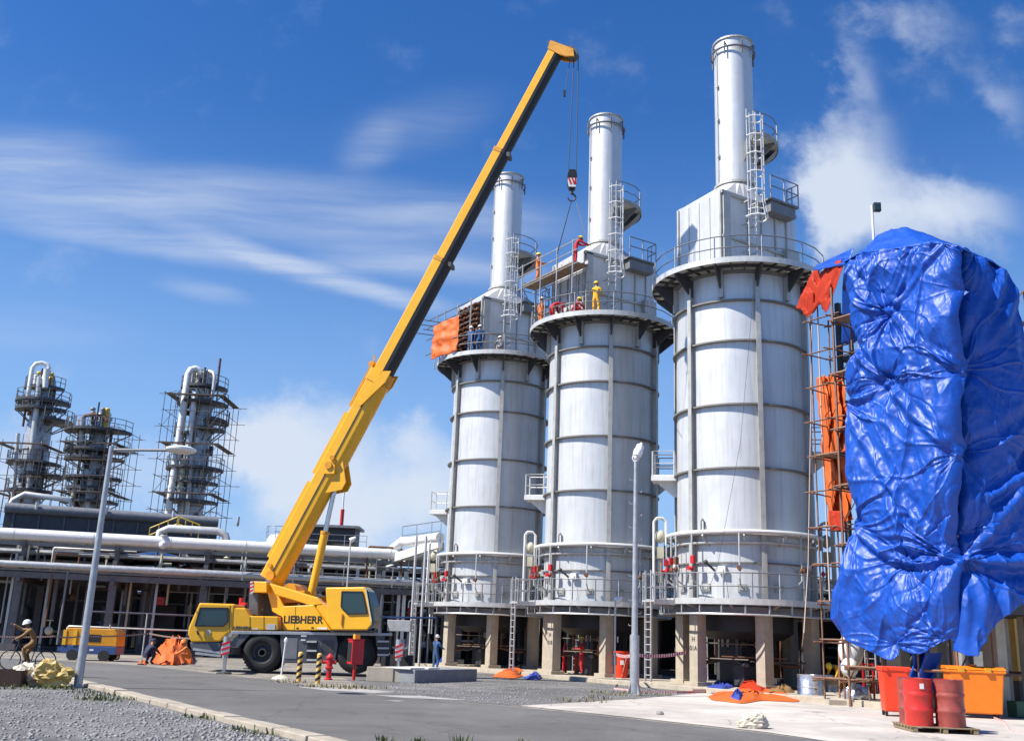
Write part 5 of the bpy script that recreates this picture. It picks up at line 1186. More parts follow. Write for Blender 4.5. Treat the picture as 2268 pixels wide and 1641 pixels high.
cloth('sheet', ((P(1836, 1130, 34.9), P(1868, 1132, 34.1)), (P(1840, 1172, 34.9), P(1872, 1176, 34.1))), 'redorange_cloth', 'small red rag hanging at the foot of the orange sheet', 'sheet', 14, 14, .06, 7)
cloth('sheet', ((P(1808, 588, 35.6), P(1892, 549, 33.4)), (P(1802, 600, 35.4), P(1880, 585, 33.4))), 'tarp_blue', 'narrow strip of dark blue sheet over the red orange awning', 'sheet', 20, 10, .06, 9)
# ropes
def rope(pts, r, m, label, cat='rope', group=None):
    return tag(MB().tube(pts, r, 5).build('rope', m), label, cat, group)
rope([P(1799, 600, 37), P(1796, 900, 36.6), P(1790, 1250, 36), P(1780, 1400, 35.5), G(1768, 1502)], .022, 'rope', 'long pale rope hanging from the platform of the nearest heater to the ground', 'rope')
rope([P(1808, 610, 36.4), P(1818, 900, 35.6), P(1830, 1150, 35.0), P(1838, 1330, 34.6)], .03, 'rope', 'brown hoisting rope beside the orange sheets, right of the pale rope', 'rope')
rope([P(1668, 655, 40.5), P(1640, 980, 40), P(1590, 1250, 39.6), P(1560, 1330, 39.6)], .008, 'cable', 'thin dark cord hanging across the front of the nearest heater', 'cord')
# floodlight mast behind the hood
b = P(1937, 560, 36); t = thing('floodlight_pole', 'slim pole with a small floodlight above the blue tarpaulin hood', 'floodlight', (b.x, b.y, 0)); zt = P(1930, 455, 36).z
MB().cyl((0, 0, 0), (0, 0, zt), .05, 8).build('pole', 'white', t); mb = MB(); mb.box((.16, -.1, zt-.12), (.26, .16, .34)); mb.bar((0, 0, zt-.05), (.2, 0, zt-.05), .05, .05); lm = mb.build('lamp_head', 'dark_steel', t); MB().box((.16, -.19, zt-.14), (.2, .02, .24)).build('glass', 'glass', lm)
# ------------------------------------------------------------------ lamp posts
def lpost(label, base, top, r0, r1, m='galv'):
    t = thing('lamp_post', label, 'lamp post', (base.x, base.y, 0))
    MB().tube([(0, 0, .02), (0, 0, top)], r0, 14, False, r1).build('pole', m, t); mb = MB(); mb.box((0, 0, .03), (.36, .36, .04))
    for a in (-.12, .12):
        for c in (-.12, .12): mb.cyl((a, c, .05), (a, c, .1), .02, 6)
    mb.build('base_plate', 'rib_steel', t); return t
b = G(172, 1522); tp = P(248, 988, b.y).z; t = lpost('tall grey lamp post with a long side arm, left of the road', b, tp, .115, .065)
q0 = P(250, 996, b.y)-b; q1 = P(372, 997, b.y)-b
MB().tube([(0, 0, tp-.12), q0+V3((.1, 0, 0)), q1], .045, 8, False, .04).build('arm', 'grey_steel', t)
MB().box((.42, 0, tp-.1), (.5, .06, .12)).build('arm_sleeve', 'grey_steel', t)
mb = MB(); q = P(401, 996, b.y)-b; mb.lathe([(0, -.07), (.36, -.07), (.42, -.02), (.42, .03), (.30, .08), (0, .10)], (q.x, q.y, q.z), 24); lm = mb.build('lamp_head', 'lamp_white', t)
MB().lathe([(0, -.08), (.34, -.075), (.34, -.07), (0, -.07)], (q.x, q.y, q.z), 24).build('lens', 'white', lm)
b = G(1405, 1540); tp = P(1401, 1000, b.y).z; t = lpost('tall grey lamp post with climbing pegs in front of the middle heater', b, tp, .13, .06)
mb = MB()
for s in (0, 1, 2, 3): T = M4.Rotation(s*PI/2+.5, 4, 'Z'); mb.prism([(.1, .05), (.3, .05), (.12, .55), (.1, .55)], -.012, .012, T)
mb.cyl((0, 0, .04), (0, 0, 2.0), .16, 14); mb.build('base_sleeve', 'galv', t)
peg = None
for k in range(13):
    z = 2.3+k*.42; s = 1 if k % 2 else -1
    if peg is None: peg = MB().tube([(.08, 0, 0), (.2, 0, 0), (.22, 0, .06)], .014, 5).build('peg', 'galv', t); o = peg
    else: o = peg.copy(); COL.objects.link(o); o.parent = t
    o.location = (0, 0, z); o.rotation_euler = (0, 0, 0 if s > 0 else PI)
q = V3((.1, -.1, tp+.05)); T = M4.Translation(q) @ M4.Rotation(R_(22), 4, 'Y') @ M4.Rotation(R_(-12), 4, 'X')
mb = MB(); mb.lathe([(0, .28), (.06, .28), (.07, .2), (.14, .17), (.15, -.02), (.17, -.04), (.15, -.26), (0, -.26)], n=20, M=T); lm = mb.build('floodlight', 'lamp_white', t)
mb = MB(); mb.tube([T @ V3((.11, 0, -.24)), T @ V3((.11, 0, -.40)), T @ V3((0, 0, -.50)), T @ V3((-.11, 0, -.40)), T @ V3((-.11, 0, -.24))], .02, 6); mb.build('guard_hoop', 'lamp_white', lm)
MB().ell(T @ V3((0, 0, -.3)), (.09, .09, .12), 10, 8).build('bulb_glass', 'white', lm)
for (x, y, yt, lab) in ((1083, 1474, 1338, 'short lamp post with a hooded light by the furthest heater'), (1361, 1512, 1330, 'short lamp post with a hooded light at the foot of the middle heater'), (774, 1440, 1196, 'far slim lamp post rising above the rack right of the crane ram')):
    b = G(x, y) if y != 1440 else V3((*P(x, 1230, 58).xy, 0)); zt = P(x, yt, b.y).z; t = lpost(lab, b, zt, .045, .04, 'pale_steel')
    T = M4.Translation((.14, -.12, zt+.05)) @ M4.Rotation(R_(55), 4, 'Y'); mb = MB(); mb.lathe([(0, .2), (.06, .2), (.09, .1), (.15, -.05), (.16, -.16), (0, -.14)], n=16, M=T); mb.build('lamp_head', 'lamp_white', t)
    if y == 1512: MB().box((0, .1, 1.0), (.2, .14, .5)).build('switch_box', 'grey_steel', t)
# ------------------------------------------------------------------ street furniture and site clutter
def bollard(x, y, label):
    b = G(x, y); t = thing('bollard', label, 'bollard', b, 0, 'striped bollards by the hydrant')
    h = .95; MB().cyl((0, 0, 0), (0, 0, h), .085, 14).ell((0, 0, h), (.085, .085, .05), 12, 6).build('post', 'yellow_cabinet', t)
    for k in range(4):
        mb = MB(); z = .12+k*.215; vs = []; n = 16
        for i in range(n):
            a = 2*PI*i/n
            for dz in (0, .10): vs.append((.089*math.cos(a), .089*math.sin(a), z+dz+.05*math.cos(a)))
        mb.add(vs, [(2*i, 2*((i+1) % n), 2*((i+1) % n)+1, 2*i+1) for i in range(n)], True); mb.build('band', 'black', t)
    return t
bollard(661, 1509, 'black and yellow bollard nearer to the white post'); bollard(703, 1514, 'black and yellow bollard right beside the red hydrant')
b = G(622, 1503); zt = P(627, 1418, b.y).z; t = thing('sign_post', 'thin white post on a round foot beside the front crane wheel', 'post', b); mb = MB(); mb.tube([(0, 0, .03), (.06, 0, zt)], .035, 8); mb.build('pole', 'white', t); MB().lathe([(0, 0), (.34, 0), (.3, .05), (.08, .14), (0, .14)], n=20).build('foot', 'beige', t); MB().ell((.06, 0, zt), (.07, .05, .12), 8, 6).build('cap', 'white', t)
b = G(727, 1505); t = thing('fire_hydrant', 'red fire hydrant between the bollards and the red hose box', 'hydrant', b); t.scale = (.78, .78, .78)
MB().lathe([(0, 0), (.2, 0), (.2, .06), (.13, .08), (.13, .5), (.2, .52), (.2, .58), (.14, .6), (.14, .95), (.19, .97), (.19, 1.03), (.1, 1.12), (.05, 1.2), (0, 1.22)], n=20).build('barrel', 'red', t)
for s in (-1, 1): MB().cyl((0, 0, .8), (s*.27, 0, .8), .08, 12).cyl((s*.27, 0, .8), (s*.31, 0, .8), .1, 12).build('outlet', 'red', t)
MB().cyl((0, 0, .42), (-.25, -.06, .42), .09, 12).build('cap', 'galv', t)
b = G(783, 1506); t = thing('hose_box', 'red fire hose box on a post in front of the rear crane wheel', 'hose box', b, R_(28))
zb = P(783, 1470, b.y).z; zt = P(783, 1416, b.y).z
MB().cyl((0, 0, 0), (0, 0, zb), .06, 10).build('post', 'red', t); MB().box((0, 0, (zb+zt)/2), (.46, .5, zt-zb)).build('case', 'red', t, bevel=.02)
MB().box((-.235, 0, (zb+zt)/2), (.02, .36, (zt-zb)*.78)).build('window', 'glass', t); MB().box((0, 0, zt+.1), (.2, .22, .2)).build('topper', 'yellow', t)
MB().box((0, 0, zt+.012), (.5, .56, .03)).build('roof', 'red', t)
# concrete blocks and the sleeper slab beside them
def block(px, py, w, d, h, label, m, rz=PHI-PI/2):
    b = G(px, py); t = MB().box((0, 0, h/2), (w, d, h)).build('concrete_block', m, bevel=.02); tag(t, label, 'block', None, b, rz); return t
block(846, 1508, 1.0, 1.0, .52, 'light grey concrete block, leftmost of three by the crane', 'concrete', R_(-4)); block(893, 1510, .95, .95, .5, 'grey concrete block between the light block and the long slab', 'concrete', R_(-10))
b0_ = G(918, 1513); b1_ = G(1056, 1508); an = math.atan2(b1_.y-b0_.y, b1_.x-b0_.x); ln = (b1_-b0_).length
t = MB().box((ln/2, .75, .24), (ln, 1.5, .48)).build('concrete_slab', 'concrete_grey', bevel=.02); tag(t, 'long low grey concrete slab on the gravel right of the crane', 'slab', None, b0_, an)
for k, (u, v, l) in enumerate(((.4, .7, 'left pale board lying on the long concrete slab'), (1.55, .7, 'right pale board lying on the long concrete slab'))):
    o = MB().box((0, 0, .03), (1.0, 1.1, .05)).build('board', 'white'); p = b0_+V3((math.cos(an), math.sin(an), 0))*u+V3((-math.sin(an), math.cos(an), 0))*v; tag(o, l, 'board', 'boards on the slab', (p.x, p.y, .485), an+.1*k)
# blue hand rail and grey cabinet behind the crane tail
b = P(884, 1397, 47); t = thing('control_cabinet', 'light grey cabinet on legs under the blue rail behind the crane tail', 'cabinet', (b.x, b.y, 0)); z0 = P(884, 1398, 47).z; z1 = P(884, 1373, 47).z
MB().box((0, 0, (z0+z1)/2), (1.05, .5, z1-z0)).build('case', 'pale_steel', t, bevel=.02)
for x in (-.4, .4): MB().bar((x, 0, 0), (x, 0, z0), .08, .08).build('leg', 'galv', t)
MB().box((0, 0, .5), (1.4, .5, .7)).build('base_unit', 'dark_steel', t)
q0 = P(833, 1366, 46.5); q1 = P(966, 1368, 48.5); t = thing('guard_rail', 'blue grey guard rail behind the crane tail', 'rail', (0, 0, 0)); MB().tube([q0, q1], .05, 6).build('rail', 'blue_paint', t)
for k in range(4): p = q0.lerp(q1, k/3); MB().bar((p.x, p.y, 0), p, .06, .06).build('post', 'grey_steel', t)
# two tall white poles right of the crane
for x, xb, l in ((916, 905, 'left of two tall white poles standing right of the crane'), (935, 927, 'right of two tall white poles standing right of the crane')):
    b = P(xb, 1480, 49); b.z = 0; zt = P(x, 1186, 49).z; o = MB().tube([(0, 0, 0), (0, 0, zt)], .06, 8).build('scaffold_pole', 'pale_steel'); tag(o, l, 'pole', 'tall poles right of the crane', b)
# red tubs, drums, tins
def drum(label, loc, m, rz=0, group='steel drums on the pallet', r=.29, h=.88):
    t = thing('oil_drum', label, 'drum', loc, rz, group); pr = [(0, .02), (r-.02, .02), (r, 0), (r, .02)]
    for z in (.29, .58): pr += [(r-.005, z-.05), (r+.012, z-.02), (r+.012, z+.02), (r-.005, z+.05)]
    for k in range(4): pr += [(r-.004, .66+k*.045), (r+.004, .68+k*.045)]
    pr += [(r, h-.02), (r+.008, h), (r-.012, h), (r-.02, h-.025), (0, h-.025)]
    MB().lathe(pr, n=40).build('body', m, t); MB().cyl((.15, 0, h-.025), (.15, 0, h), .035, 10).build('bung', 'dark_steel', t); return t
pc = G(2072, 1622); pcz = .14
d1 = drum('bright red oil drum with a white sticker on the pallet', (P(2036, 1590, pc.y+.1).x, pc.y+.1, pcz), 'drum_red'); mb = MB(); mb.box((-.02, -.295, .74), (.085, .012, .1)); mb.build('sticker', 'white', d1)
d2 = drum('faded brownish red oil drum on the pallet, right of the bright one', (P(2104, 1590, pc.y-.02).x, pc.y-.02, pcz), 'drum_old'); 
o = drum('red oil drum half hidden behind the faded drum', (d2.location.x+.3, d2.location.y+.62, pcz), 'drum_red'); o2 = drum('dark red oil drum hidden behind the bright red drum', (d1.location.x+.12, d1.location.y+.66, pcz), 'drum_old', 1)
for dd in (d1, d2, o, o2): dd.scale = (1.06, 1.06, 1.16)
t = thing('pallet', 'wooden pallet carrying the red oil drums', 'pallet', ((d1.location.x+d2.location.x)/2+.12, pc.y+.36, .012), R_(-4))
for k in range(7): MB().box((0, -.66+k*.22, .118), (1.5, .15, .022)).build('board', 'wood', t)
for x in (-.66, 0, .66): MB().box((x, 0, .055), (.1, 1.45, .09)).build('bearer', 'wood', t)
def wheelie(label, loc, w, d, h, m, rz, four, name='waste_bin'):
    t = thing(name, label, 'bin', loc, rz); g = .12
    mb = MB(); mb.box((0, 0, g+(h-g)/2), (w*.86, d*.82, h-g)); 
    mb.v = [(x*(1.16 if z > h-.01 else 1), y*(1.2 if z > h-.01 else 1), z) for x, y, z in mb.v]; mb.build('tub', m, t, bevel=.04)
    mb = MB(); mb.box((0, 0, h-.03), (w*1.06, d*1.04, .07)); mb.build('rim', m, t, bevel=.02)
    if four:
        mb = MB(); pr = [(-d/2-.02, h+.02), (-d/2+.02, h+.06), (-d*.2, h+.12), (d*.25, h+.12), (d/2, h+.06), (d/2+.02, h+.02)]; mb.prism(pr, -w*.54, w*.54, axis='x'); lid = mb.build('lid', m, t, bevel=.02)
        for x in (-w*.28, w*.2): MB().box((x, -d/2-.02, h+.02), (.16, .1, .14)).build('lid_clip', 'yellow_dk', lid)
        mb = MB(); mb.cyl((0, 0, h+.12), (0, 0, h+.17), .12, 14); mb.build('lid_knob', m, lid)
    else:
        mb = MB(); mb.box((0, -.0, h+.03), (w*1.1, d*1.02, .05), 0, None, .94); mb.box((0, d*.5, h), (w*.8, .06, .05)); lid = mb.build('lid', m, t, bevel=.015)
        for x in (-w*.36, w*.36): MB().box((x, -d*.5, h-.02), (.07, .1, .1)).build('handle', m, lid)
    for x in (-w*.38, w*.38):
        for y in ((-d*.32, d*.32) if four else (d*.3, -d*.3)): MB().cyl((x-.03, y, .075), (x+.03, y, .075), .075, 14).box((x, y, .12), (.05, .09, .1)).build('wheel', 'black', t)
    return t
b = G(1992, 1588); wheelie('red wheeled waste bin left of the drums', (b.x+.05, b.y+.4, .012), .74, .82, 1.28, 'bin_red', R_(-10), False)
b = G(2178, 1592); wheelie('large orange four wheeled waste bin behind the drums', (b.x+.0, b.y+.45, .012), 1.5, .86, 1.30, 'bin_orange', R_(-10), True)
# insulation tins, wrapped bundle, sacks
def tin(px, py, r, h, label, m='foil'):
    b = G(px, py); t = thing('insulation_roll', label, 'roll', (b.x, b.y, .012), 0, 'silver rolls under the scaffold')
    MB().lathe([(0, 0), (r, 0), (r*1.02, h*.3), (r*.99, h*.32), (r*1.01, h*.65), (r*.98, h*.67), (r, h), (r*.6, h), (r*.55, h-.05), (0, h-.06)], n=24).build('roll', m, t); MB().ring(r, r+.012, h*.47, h*.5, 24).build('strap', 'pale_steel', t)
tin(1796, 1548, .46, .85, 'silver wrapped roll, nearest to the pale rope end'); tin(1838, 1540, .42, .78, 'silver wrapped roll standing right of the larger one'); tin(1822, 1520, .3, 1.0, 'silver wrapped roll half hidden behind the two larger ones')
def lump(name, loc, r, m, label, cat, seed=0, sharp=.35, group=None, n=26):
    vs = MB(); vs.ell((0, 0, 0), (1, 1, 1), n, n*2//3); out_ = []
    for p in vs.v:
        p = V3(p); k = 1+sharp*(.6*mnoise.noise(p*1.2+V3((seed, 0, 0)))-.9*abs(mnoise.noise(p*2.3+V3((0, seed, 0))))+.35-.5*abs(mnoise.noise(p*5+V3((0, seed, 3)))))
        q = V3((p.x*r[0]*k, p.y*r[1]*k, max(-.02, (p.z*k+.75)*r[2]))); out_.append(tuple(q))
    vs.v = out_; vs.sm = [m == 'foil']*len(vs.f); o = vs.build(name, m); return tag(o, label, cat, group, loc)
b = G(1905, 1560); lump('wrapped_bundle', (b.x, b.y+.3, .0), (.45, .4, .36), 'foil', 'clear plastic wrapped bundle on the apron left of the red bin', 'bundle', 3)
b = G(1862, 1562); o = MB().box((0, 0, .08), (.9, .6, .16)).build('concrete_paver', 'concrete'); tag(o, 'small concrete slab lying under the brown scaffold foot', 'slab', None, (b.x, b.y+.2, .012), .1)
b = G(1840, 1500); lump('sack', (b.x, b.y+.6, .75), (.6, .35, .16), 'soil', 'brown sack lying across the silver rolls', 'sack', 8, .2)
b = G(1670, 1613); lump('plastic_bag', (b.x, b.y, .0), (.3, .22, .19), 'bag_white', 'crumpled cream plastic bag on the apron', 'bag', 5, .45)
b = G(1652, 1612); lump('plastic_bag', (b.x, b.y, .0), (.2, .16, .11), 'bag_white', 'small tail of cream plastic left of the larger bag', 'bag', 15, .6)
b = G(1462, 1583); lump('stone', (b.x, b.y, .0), (.09, .08, .06), 'stone', 'single dark stone on the pale apron', 'stone', 6, .3)
b = G(96, 1522); lump('plastic_sack', (b.x+.1, b.y+.3, .0), (.5, .42, .36), 'bag_yellow', 'heap of yellow plastic sacking beside the lamp post', 'sack', 21, .7)
b = G(62, 1520); lump('plastic_sack', (b.x-.2, b.y+.35, .0), (.42, .35, .30), 'bag_white', 'pale cream sacking left of the yellow heap', 'sack', 24, .8)
b = G(26, 1522); t = thing('metal_box', 'rusty dark open metal box beside the cream sacking', 'box', (b.x-.35, b.y+.5, 0), .1); t.scale = (.8, .8, .75)
mb = MB()
for s in (-1, 1): mb.box((s*.5, 0, .28), (.03, .7, .55)); mb.box((0, s*.335, .28), (1.0, .03, .55))
mb.build('side', 'rust_dark', t); MB().box((0, 0, .02), (1, .7, .03)).build('base', 'rust_dark', t); MB().box((-.75, -.1, .2), (.3, .3, .4)).build('block', 'concrete', t)
# heap of orange and blue sheets on the apron
def heap(name, pxs, h, m, label, seed, n=34, cat='sheet', group='orange and blue sheets heaped on the apron', z0=.012):
    pts = [G(x, y) for x, y in pxs]; c = sum(pts, V3())/len(pts); gr = []; k = len(pts); vs = []; R = 12
    for r in range(R+1):
        f = r/R
        for i in range(n):
            a = i/n*k; j = int(a) % k; p = pts[j].lerp(pts[(j+1) % k], a-int(a)); q = c.lerp(p, f)
            z = h*(1-f**2.6)*(.7+.55*mnoise.noise(V3((q.x*1.3, q.y*1.3, seed)))+.25*abs(mnoise.noise(V3((q.x*3.3, q.y*3.3, seed+2)))))+.05*(1-f)*math.sin(a*9+3*mnoise.noise(V3((q.x*2, q.y*2, seed))))+.06*(1-f)*mnoise.noise(V3((q.x*11, q.y*11, seed)))+.02
            q = q+(p-c)*(.12*mnoise.noise(V3((q.x*3, q.y*3, seed+9)))); vs.append((q.x, q.y, max(.006, z)+z0))
    mb = MB(); mb.add(vs, [(r*n+i, r*n+(i+1) % n, (r+1)*n+(i+1) % n, (r+1)*n+i) for r in range(R) for i in range(n)], True); o = mb.build(name, m); return tag(o, label, cat, group)
heap('sheet', [(1560, 1548), (1590, 1532), (1660, 1532), (1720, 1530), (1790, 1545), (1770, 1556), (1690, 1552), (1640, 1560)], .22, 'orange_cloth', 'flat orange sheet spread at the front of the heap on the apron', 3)
heap('sheet', [(1628, 1535), (1650, 1512), (1690, 1512), (1725, 1534), (1690, 1546)], .62, 'redorange_cloth', 'red orange sheet bunched high at the back of the heap', 6)
heap('sheet', [(1555, 1532), (1580, 1519), (1622, 1520), (1634, 1532), (1600, 1540)], .34, 'blue_cloth', 'crumpled blue sheet at the left end of the orange heap', 8)
heap('sheet', [(1612, 1552), (1632, 1544), (1652, 1548), (1640, 1558)], .3, 'blue_cloth', 'small blue sheet tucked into the front of the orange heap', 12)
heap('sheet', [(1690, 1540), (1720, 1528), (1770, 1532), (1765, 1545), (1720, 1549)], .36, 'c_tan', 'drab brown cloth on the right part of the orange heap', 14)
heap('sheet', [(1090, 1500), (1110, 1488), (1150, 1486), (1172, 1494), (1140, 1503)], .3, 'orange_cloth', 'small orange sheet on the gravel by the furthest heater', 18, group='sheets by the furthest heater')
heap('sheet', [(1158, 1503), (1180, 1496), (1205, 1500), (1190, 1507)], .25, 'blue_cloth', 'small blue sheet on the gravel right of the small orange sheet', 19, group='sheets by the furthest heater')
heap('sheet', [(334, 1470), (342, 1452), (385, 1446), (420, 1452), (432, 1470), (380, 1474)], 1.15, 'orange_cloth', 'orange tarpaulin heap at the front of the crane cab', 31, 40, group=None)
heap('sheet', [(302, 1471), (312, 1465), (328, 1467), (322, 1473)], .1, 'orange_cloth', 'scrap of orange cloth on the road verge left of the orange heap', 33, group=None)
heap('sheet', [(958, 1478), (985, 1470), (1010, 1474), (990, 1480)], .6, 'blue_cloth', 'violet blue bundle beside the leg of the furthest heater', 34, group=None)
# red tub
b = G(1378, 1509); t = thing('red_tub', 'tall tapered red tub between the lamp post and the heater leg', 'tub', (b.x, b.y+.5, .1)); MB().lathe([(0, 0), (.30, 0), (.40, 1.2), (.44, 1.2), (.44, 1.26), (.36, 1.26), (.28, .1), (0, .1)], n=28).build('body', 'bin_red', t); MB().box((0, -.37, .75), (.16, .02, .2)).build('sticker', 'white', t)
b = G(1240, 1500); t = thing('gas_cylinder', 'red gas cylinder standing in the dark under the middle heater', 'cylinder', (b.x+.4, b.y+3, .16)); MB().lathe([(0, 0), (.12, 0), (.12, 1.2), (.05, 1.4), (.05, 1.5), (0, 1.5)], n=16).build('body', 'red', t)
b = G(1258, 1500); t = thing('gas_cylinder', 'shorter red gas cylinder right of the first one under the middle heater', 'cylinder', (b.x+.6, b.y+2.6, .16)); MB().lathe([(0, 0), (.12, 0), (.12, .9), (.05, 1.1), (.05, 1.2), (0, 1.2)], n=16).build('body', 'bin_red', t)
# warning tape
def tape(name, pts, label, w=.10, sag=.25, n=44, m1='white', m2='red'):
    mb = MB(); P_ = []
    for a, b in zip(pts[:-1], pts[1:]):
        for i in range(n): f = i/n; P_.append(V3(a).lerp(V3(b), f)-V3((0, 0, sag*4*f*(1-f))))
    P_.append(V3(pts[-1]))
    for i, (a, b) in enumerate(zip(P_[:-1], P_[1:])): mb.cur = i % 2; mb.add([a, b, b+V3((0, .01, w)), a+V3((0, .01, w))], [(0, 1, 2, 3)])
    return tag(mb.build(name, [m1, m2], fix=False), label, 'tape', 'red and white warning tapes')
tape('warning_tape', [P(1360, 1449, 47.5), P(1405, 1453, 40.5), P(1522, 1447, 42.2)], 'red and white tape stretched between the lamp posts and the leg of the nearest heater', .13, .1)
tape('warning_tape', [P(1494, 1440, 43.5), G(1510, 1500)+V3((0, 0, .3)), G(1535, 1535), G(1585, 1534)], 'pale tape trailing down to the ground beside the blue sheet', .15, .0)
tape('warning_tape', [P(1388, 1455, 40), G(1375, 1506), G(1360, 1526), G(1420, 1533), G(1500, 1535), G(1560, 1533)], 'red and white tape lying over the gravel at the lamp post foot', .07, 0)
tape('warning_tape', [G(2200, 1592)+V3((0, 0, .02)), G(2225, 1600), G(2240, 1622), G(2290, 1628)], 'red and white tape on the ground right of the pallet', .06, 0)
tape('warning_tape', [P(-40, 1408, 40), P(120, 1410, 41), P(180, 1410, 42), P(330, 1404, 44), P(430, 1415, 44)], 'faded pink tape strung at waist height across the far left', .06, .05, 60, 'rope', 'c_brown')
# slim post carrying the tape at left
b = G(312, 1472); zt = P(330, 1385, b.y).z; t = thing('barrier_post', 'thin pale post left of the orange tarpaulin heap', 'post', b); MB().tube([(0, 0, 0), (0, 0, 2.2)], .03, 8).build('pole', 'pale_steel', t); MB().cyl((0, 0, 0), (0, 0, .06), .15, 12).build('foot', 'dark_steel', t)
# yellow blue compressor
b = G(160, 1462); t = thing('air_compressor', 'yellow and blue mobile compressor parked at the far left under the rack', 'compressor', (b.x+.5, b.y+1, 0), R_(3)); t.scale = (.72, .8, .68)
MB().prism([(-1.75, 1.0), (1.75, 1.0), (1.7, 1.9), (1.5, 2.15), (-1.5, 2.15), (-1.72, 1.9)], -.8, .8).build('canopy', 'yellow_dk', t, bevel=.04)
MB().box((0, 0, .72), (3.5, 1.6, .54)).build('chassis', 'blue_paint', t, bevel=.03)
for x in (-1.0, 1.0):
    for y in (-.72, .72): MB().cyl((x, y-.1, .36), (x, y+.1, .36), .36, 20).build('wheel', 'tyre', t)
for x in (-1.62, -.95): MB().box((x, -.82, 1.5), (.22, .05, 1.0)).build('side_strip', 'yellow', t)  # sunlight painted as brighter yellow strips on the canopy end
MB().box((-1.9, -.3, .7), (.5, .2, .3)).build('tow_bar', 'blue_paint', t); MB().box((.3, -.81, 1.5), (.8, .02, .5)).build('grille', 'black', t); MB().box((.2, -.81, .72), (.25, .02, .12)).build('plate', 'white', t)
MB().cyl((.9, 0, 2.1), (.9, 0, 2.45), .06, 8).build('exhaust', 'galv', t)
# yellow cabinet at the right frame edge and things near it
b = G(2262, 1576); b.x = P(2303, 1450, b.y+.6).x; t = thing('equipment_cabinet', 'pale yellow steel cabinet with black catches at the right frame edge', 'cabinet', (b.x, b.y+1.2, .012), R_(8))
zb = P(2250, 1508, b.y+.6).z; zt = P(2245, 1346, b.y+.6).z
MB().box((0, 0, (zb+zt)/2), (1.9, 1.2, zt-zb)).build('case', 'yellow_cabinet', t, bevel=.03); MB().box((0, 0, zb/2), (1.9, 1.2, zb-.02)).build('plinth', 'dark_steel', t)
MB().box((0, 0, zt+.12), (2.0, 1.3, .2)).build('roof', 'dark_steel', t)
for x in (-.55, .3): MB().box((x, -.605, (zb+zt)/2), (.02, .02, zt-zb-.1)).build('door_seam', 'black', t)
for z in (zb+.3, zt-.35): MB().box((-.5, -.62, z), (.08, .04, .14)).build('catch', 'black', t)
MB().box((-.75, -.61, zb-.2), (.16, .02, .16)).build('label_plate', 'white', t)
b = G(2262, 1592); t = thing('plastic_crate', 'dark green crate on the ground at the right frame edge', 'crate', (b.x+.3, b.y+.5, .012), R_(5))
mb = MB()
for s in (-1, 1): mb.box((s*.3, 0, .24), (.03, .5, .46)); mb.box((0, s*.235, .24), (.6, .03, .46))
mb.build('side', 'green_paint', t); MB().box((0, 0, .03), (.6, .5, .04)).build('base', 'green_paint', t)
b = G(2215, 1540); t = thing('trolley', 'yellow steel trolley frame left of the yellow cabinet', 'trolley', (b.x, b.y+2, .012), R_(5))
for x in (-.5, .5):
    for y in (-.3, .3): MB().bar((x, y, .1), (x, y, 1.5), .1, .1).build('post', 'yellow_dk', t)
MB().box((0, 0, 1.5), (1.2, .8, .12)).build('top', 'yellow_dk', t); MB().box((0, 0, .5), (1.1, .7, .8)).build('machine', 'dark_steel', t); MB().box((0, 0, .12), (1.1, .7, .1)).build('bottom', 'yellow_dk', t)
b = G(2090, 1545); t = thing('tube_stand', 'white square tube stand behind the drums', 'stand', (b.x, b.y+.4, .012)); z1 = P(2090, 1441, b.y).z
for x in (-.15, .45): MB().bar((x, 0, 0), (x, 0, z1), .09, .09).build('post', 'white', t)
MB().bar((-.195, 0, z1+.045), (.495, 0, z1+.045), .09, .09).build('top_bar', 'white', t)
b = G(1935, 1560); t = thing('red_stand', 'red steel stand left of the red bin', 'stand', (b.x-.1, b.y+.6, .012))
for x in (0, .35): MB().bar((x, 0, 0), (x, 0, 1.35), .06, .06).build('post', 'red', t)
for z in (.4, 1.3): MB().bar((.03, 0, z), (.32, 0, z), .05, .05).build('bar', 'red', t)
# brown scaffold feet and braces below the hem
for x0, y0, x1, y1, l in ((1860, 1555, 1858, 1420, 'upright brown scaffold tube under the left hem of the tarpaulin'), (1905, 1550, 1862, 1425, 'slanting brown scaffold tube under the left hem of the tarpaulin'), (2118, 1560, 2113, 1430, 'thin brown upright behind the bins, below the tarpaulin seam'), (2075, 1545, 2072, 1450, 'brown upright tube behind the faded drum')):
    b = G(x0, y0); q = P(x1, y1, b.y+.2); o = MB().tube([b, q], .035, 6).build('scaffold_tube', 'rust_pole'); tag(o, l, 'tube', 'loose scaffold tubes under the tarpaulin')
b = G(1838, 1545); t = thing('scaffold_plank', 'scaffold plank laid level behind the silver rolls', 'plank', (b.x+1.2, b.y+1.5, .7)); t2 = None
MB().box((0, 0, 0), (2.6, .5, .06)).build('board', 'plank', t); MB().box((-1, 0, -.36), (.06, .4, .68)).build('support', 'rust_pole', t); MB().box((1, 0, -.36), (.06, .4, .68)).build('support', 'rust_pole', t)
# white and silver vessel under the hem
b = P(1885, 1450, 36); t = thing('feed_vessel', 'white rounded vessel half seen below the left hem of the tarpaulin', 'vessel', (b.x, b.y, 0)); MB().ell((0, 0, 1.75), (.42, .42, .6), 18, 12).build('vessel_body', 'white', t); MB().ell((-.25, -.5, 1.2), (.3, .3, .32), 16, 10).build('dome', 'white', t); MB().cyl((0, 0, 0), (0, 0, 1.2), .12, 10).build('leg', 'galv', t)
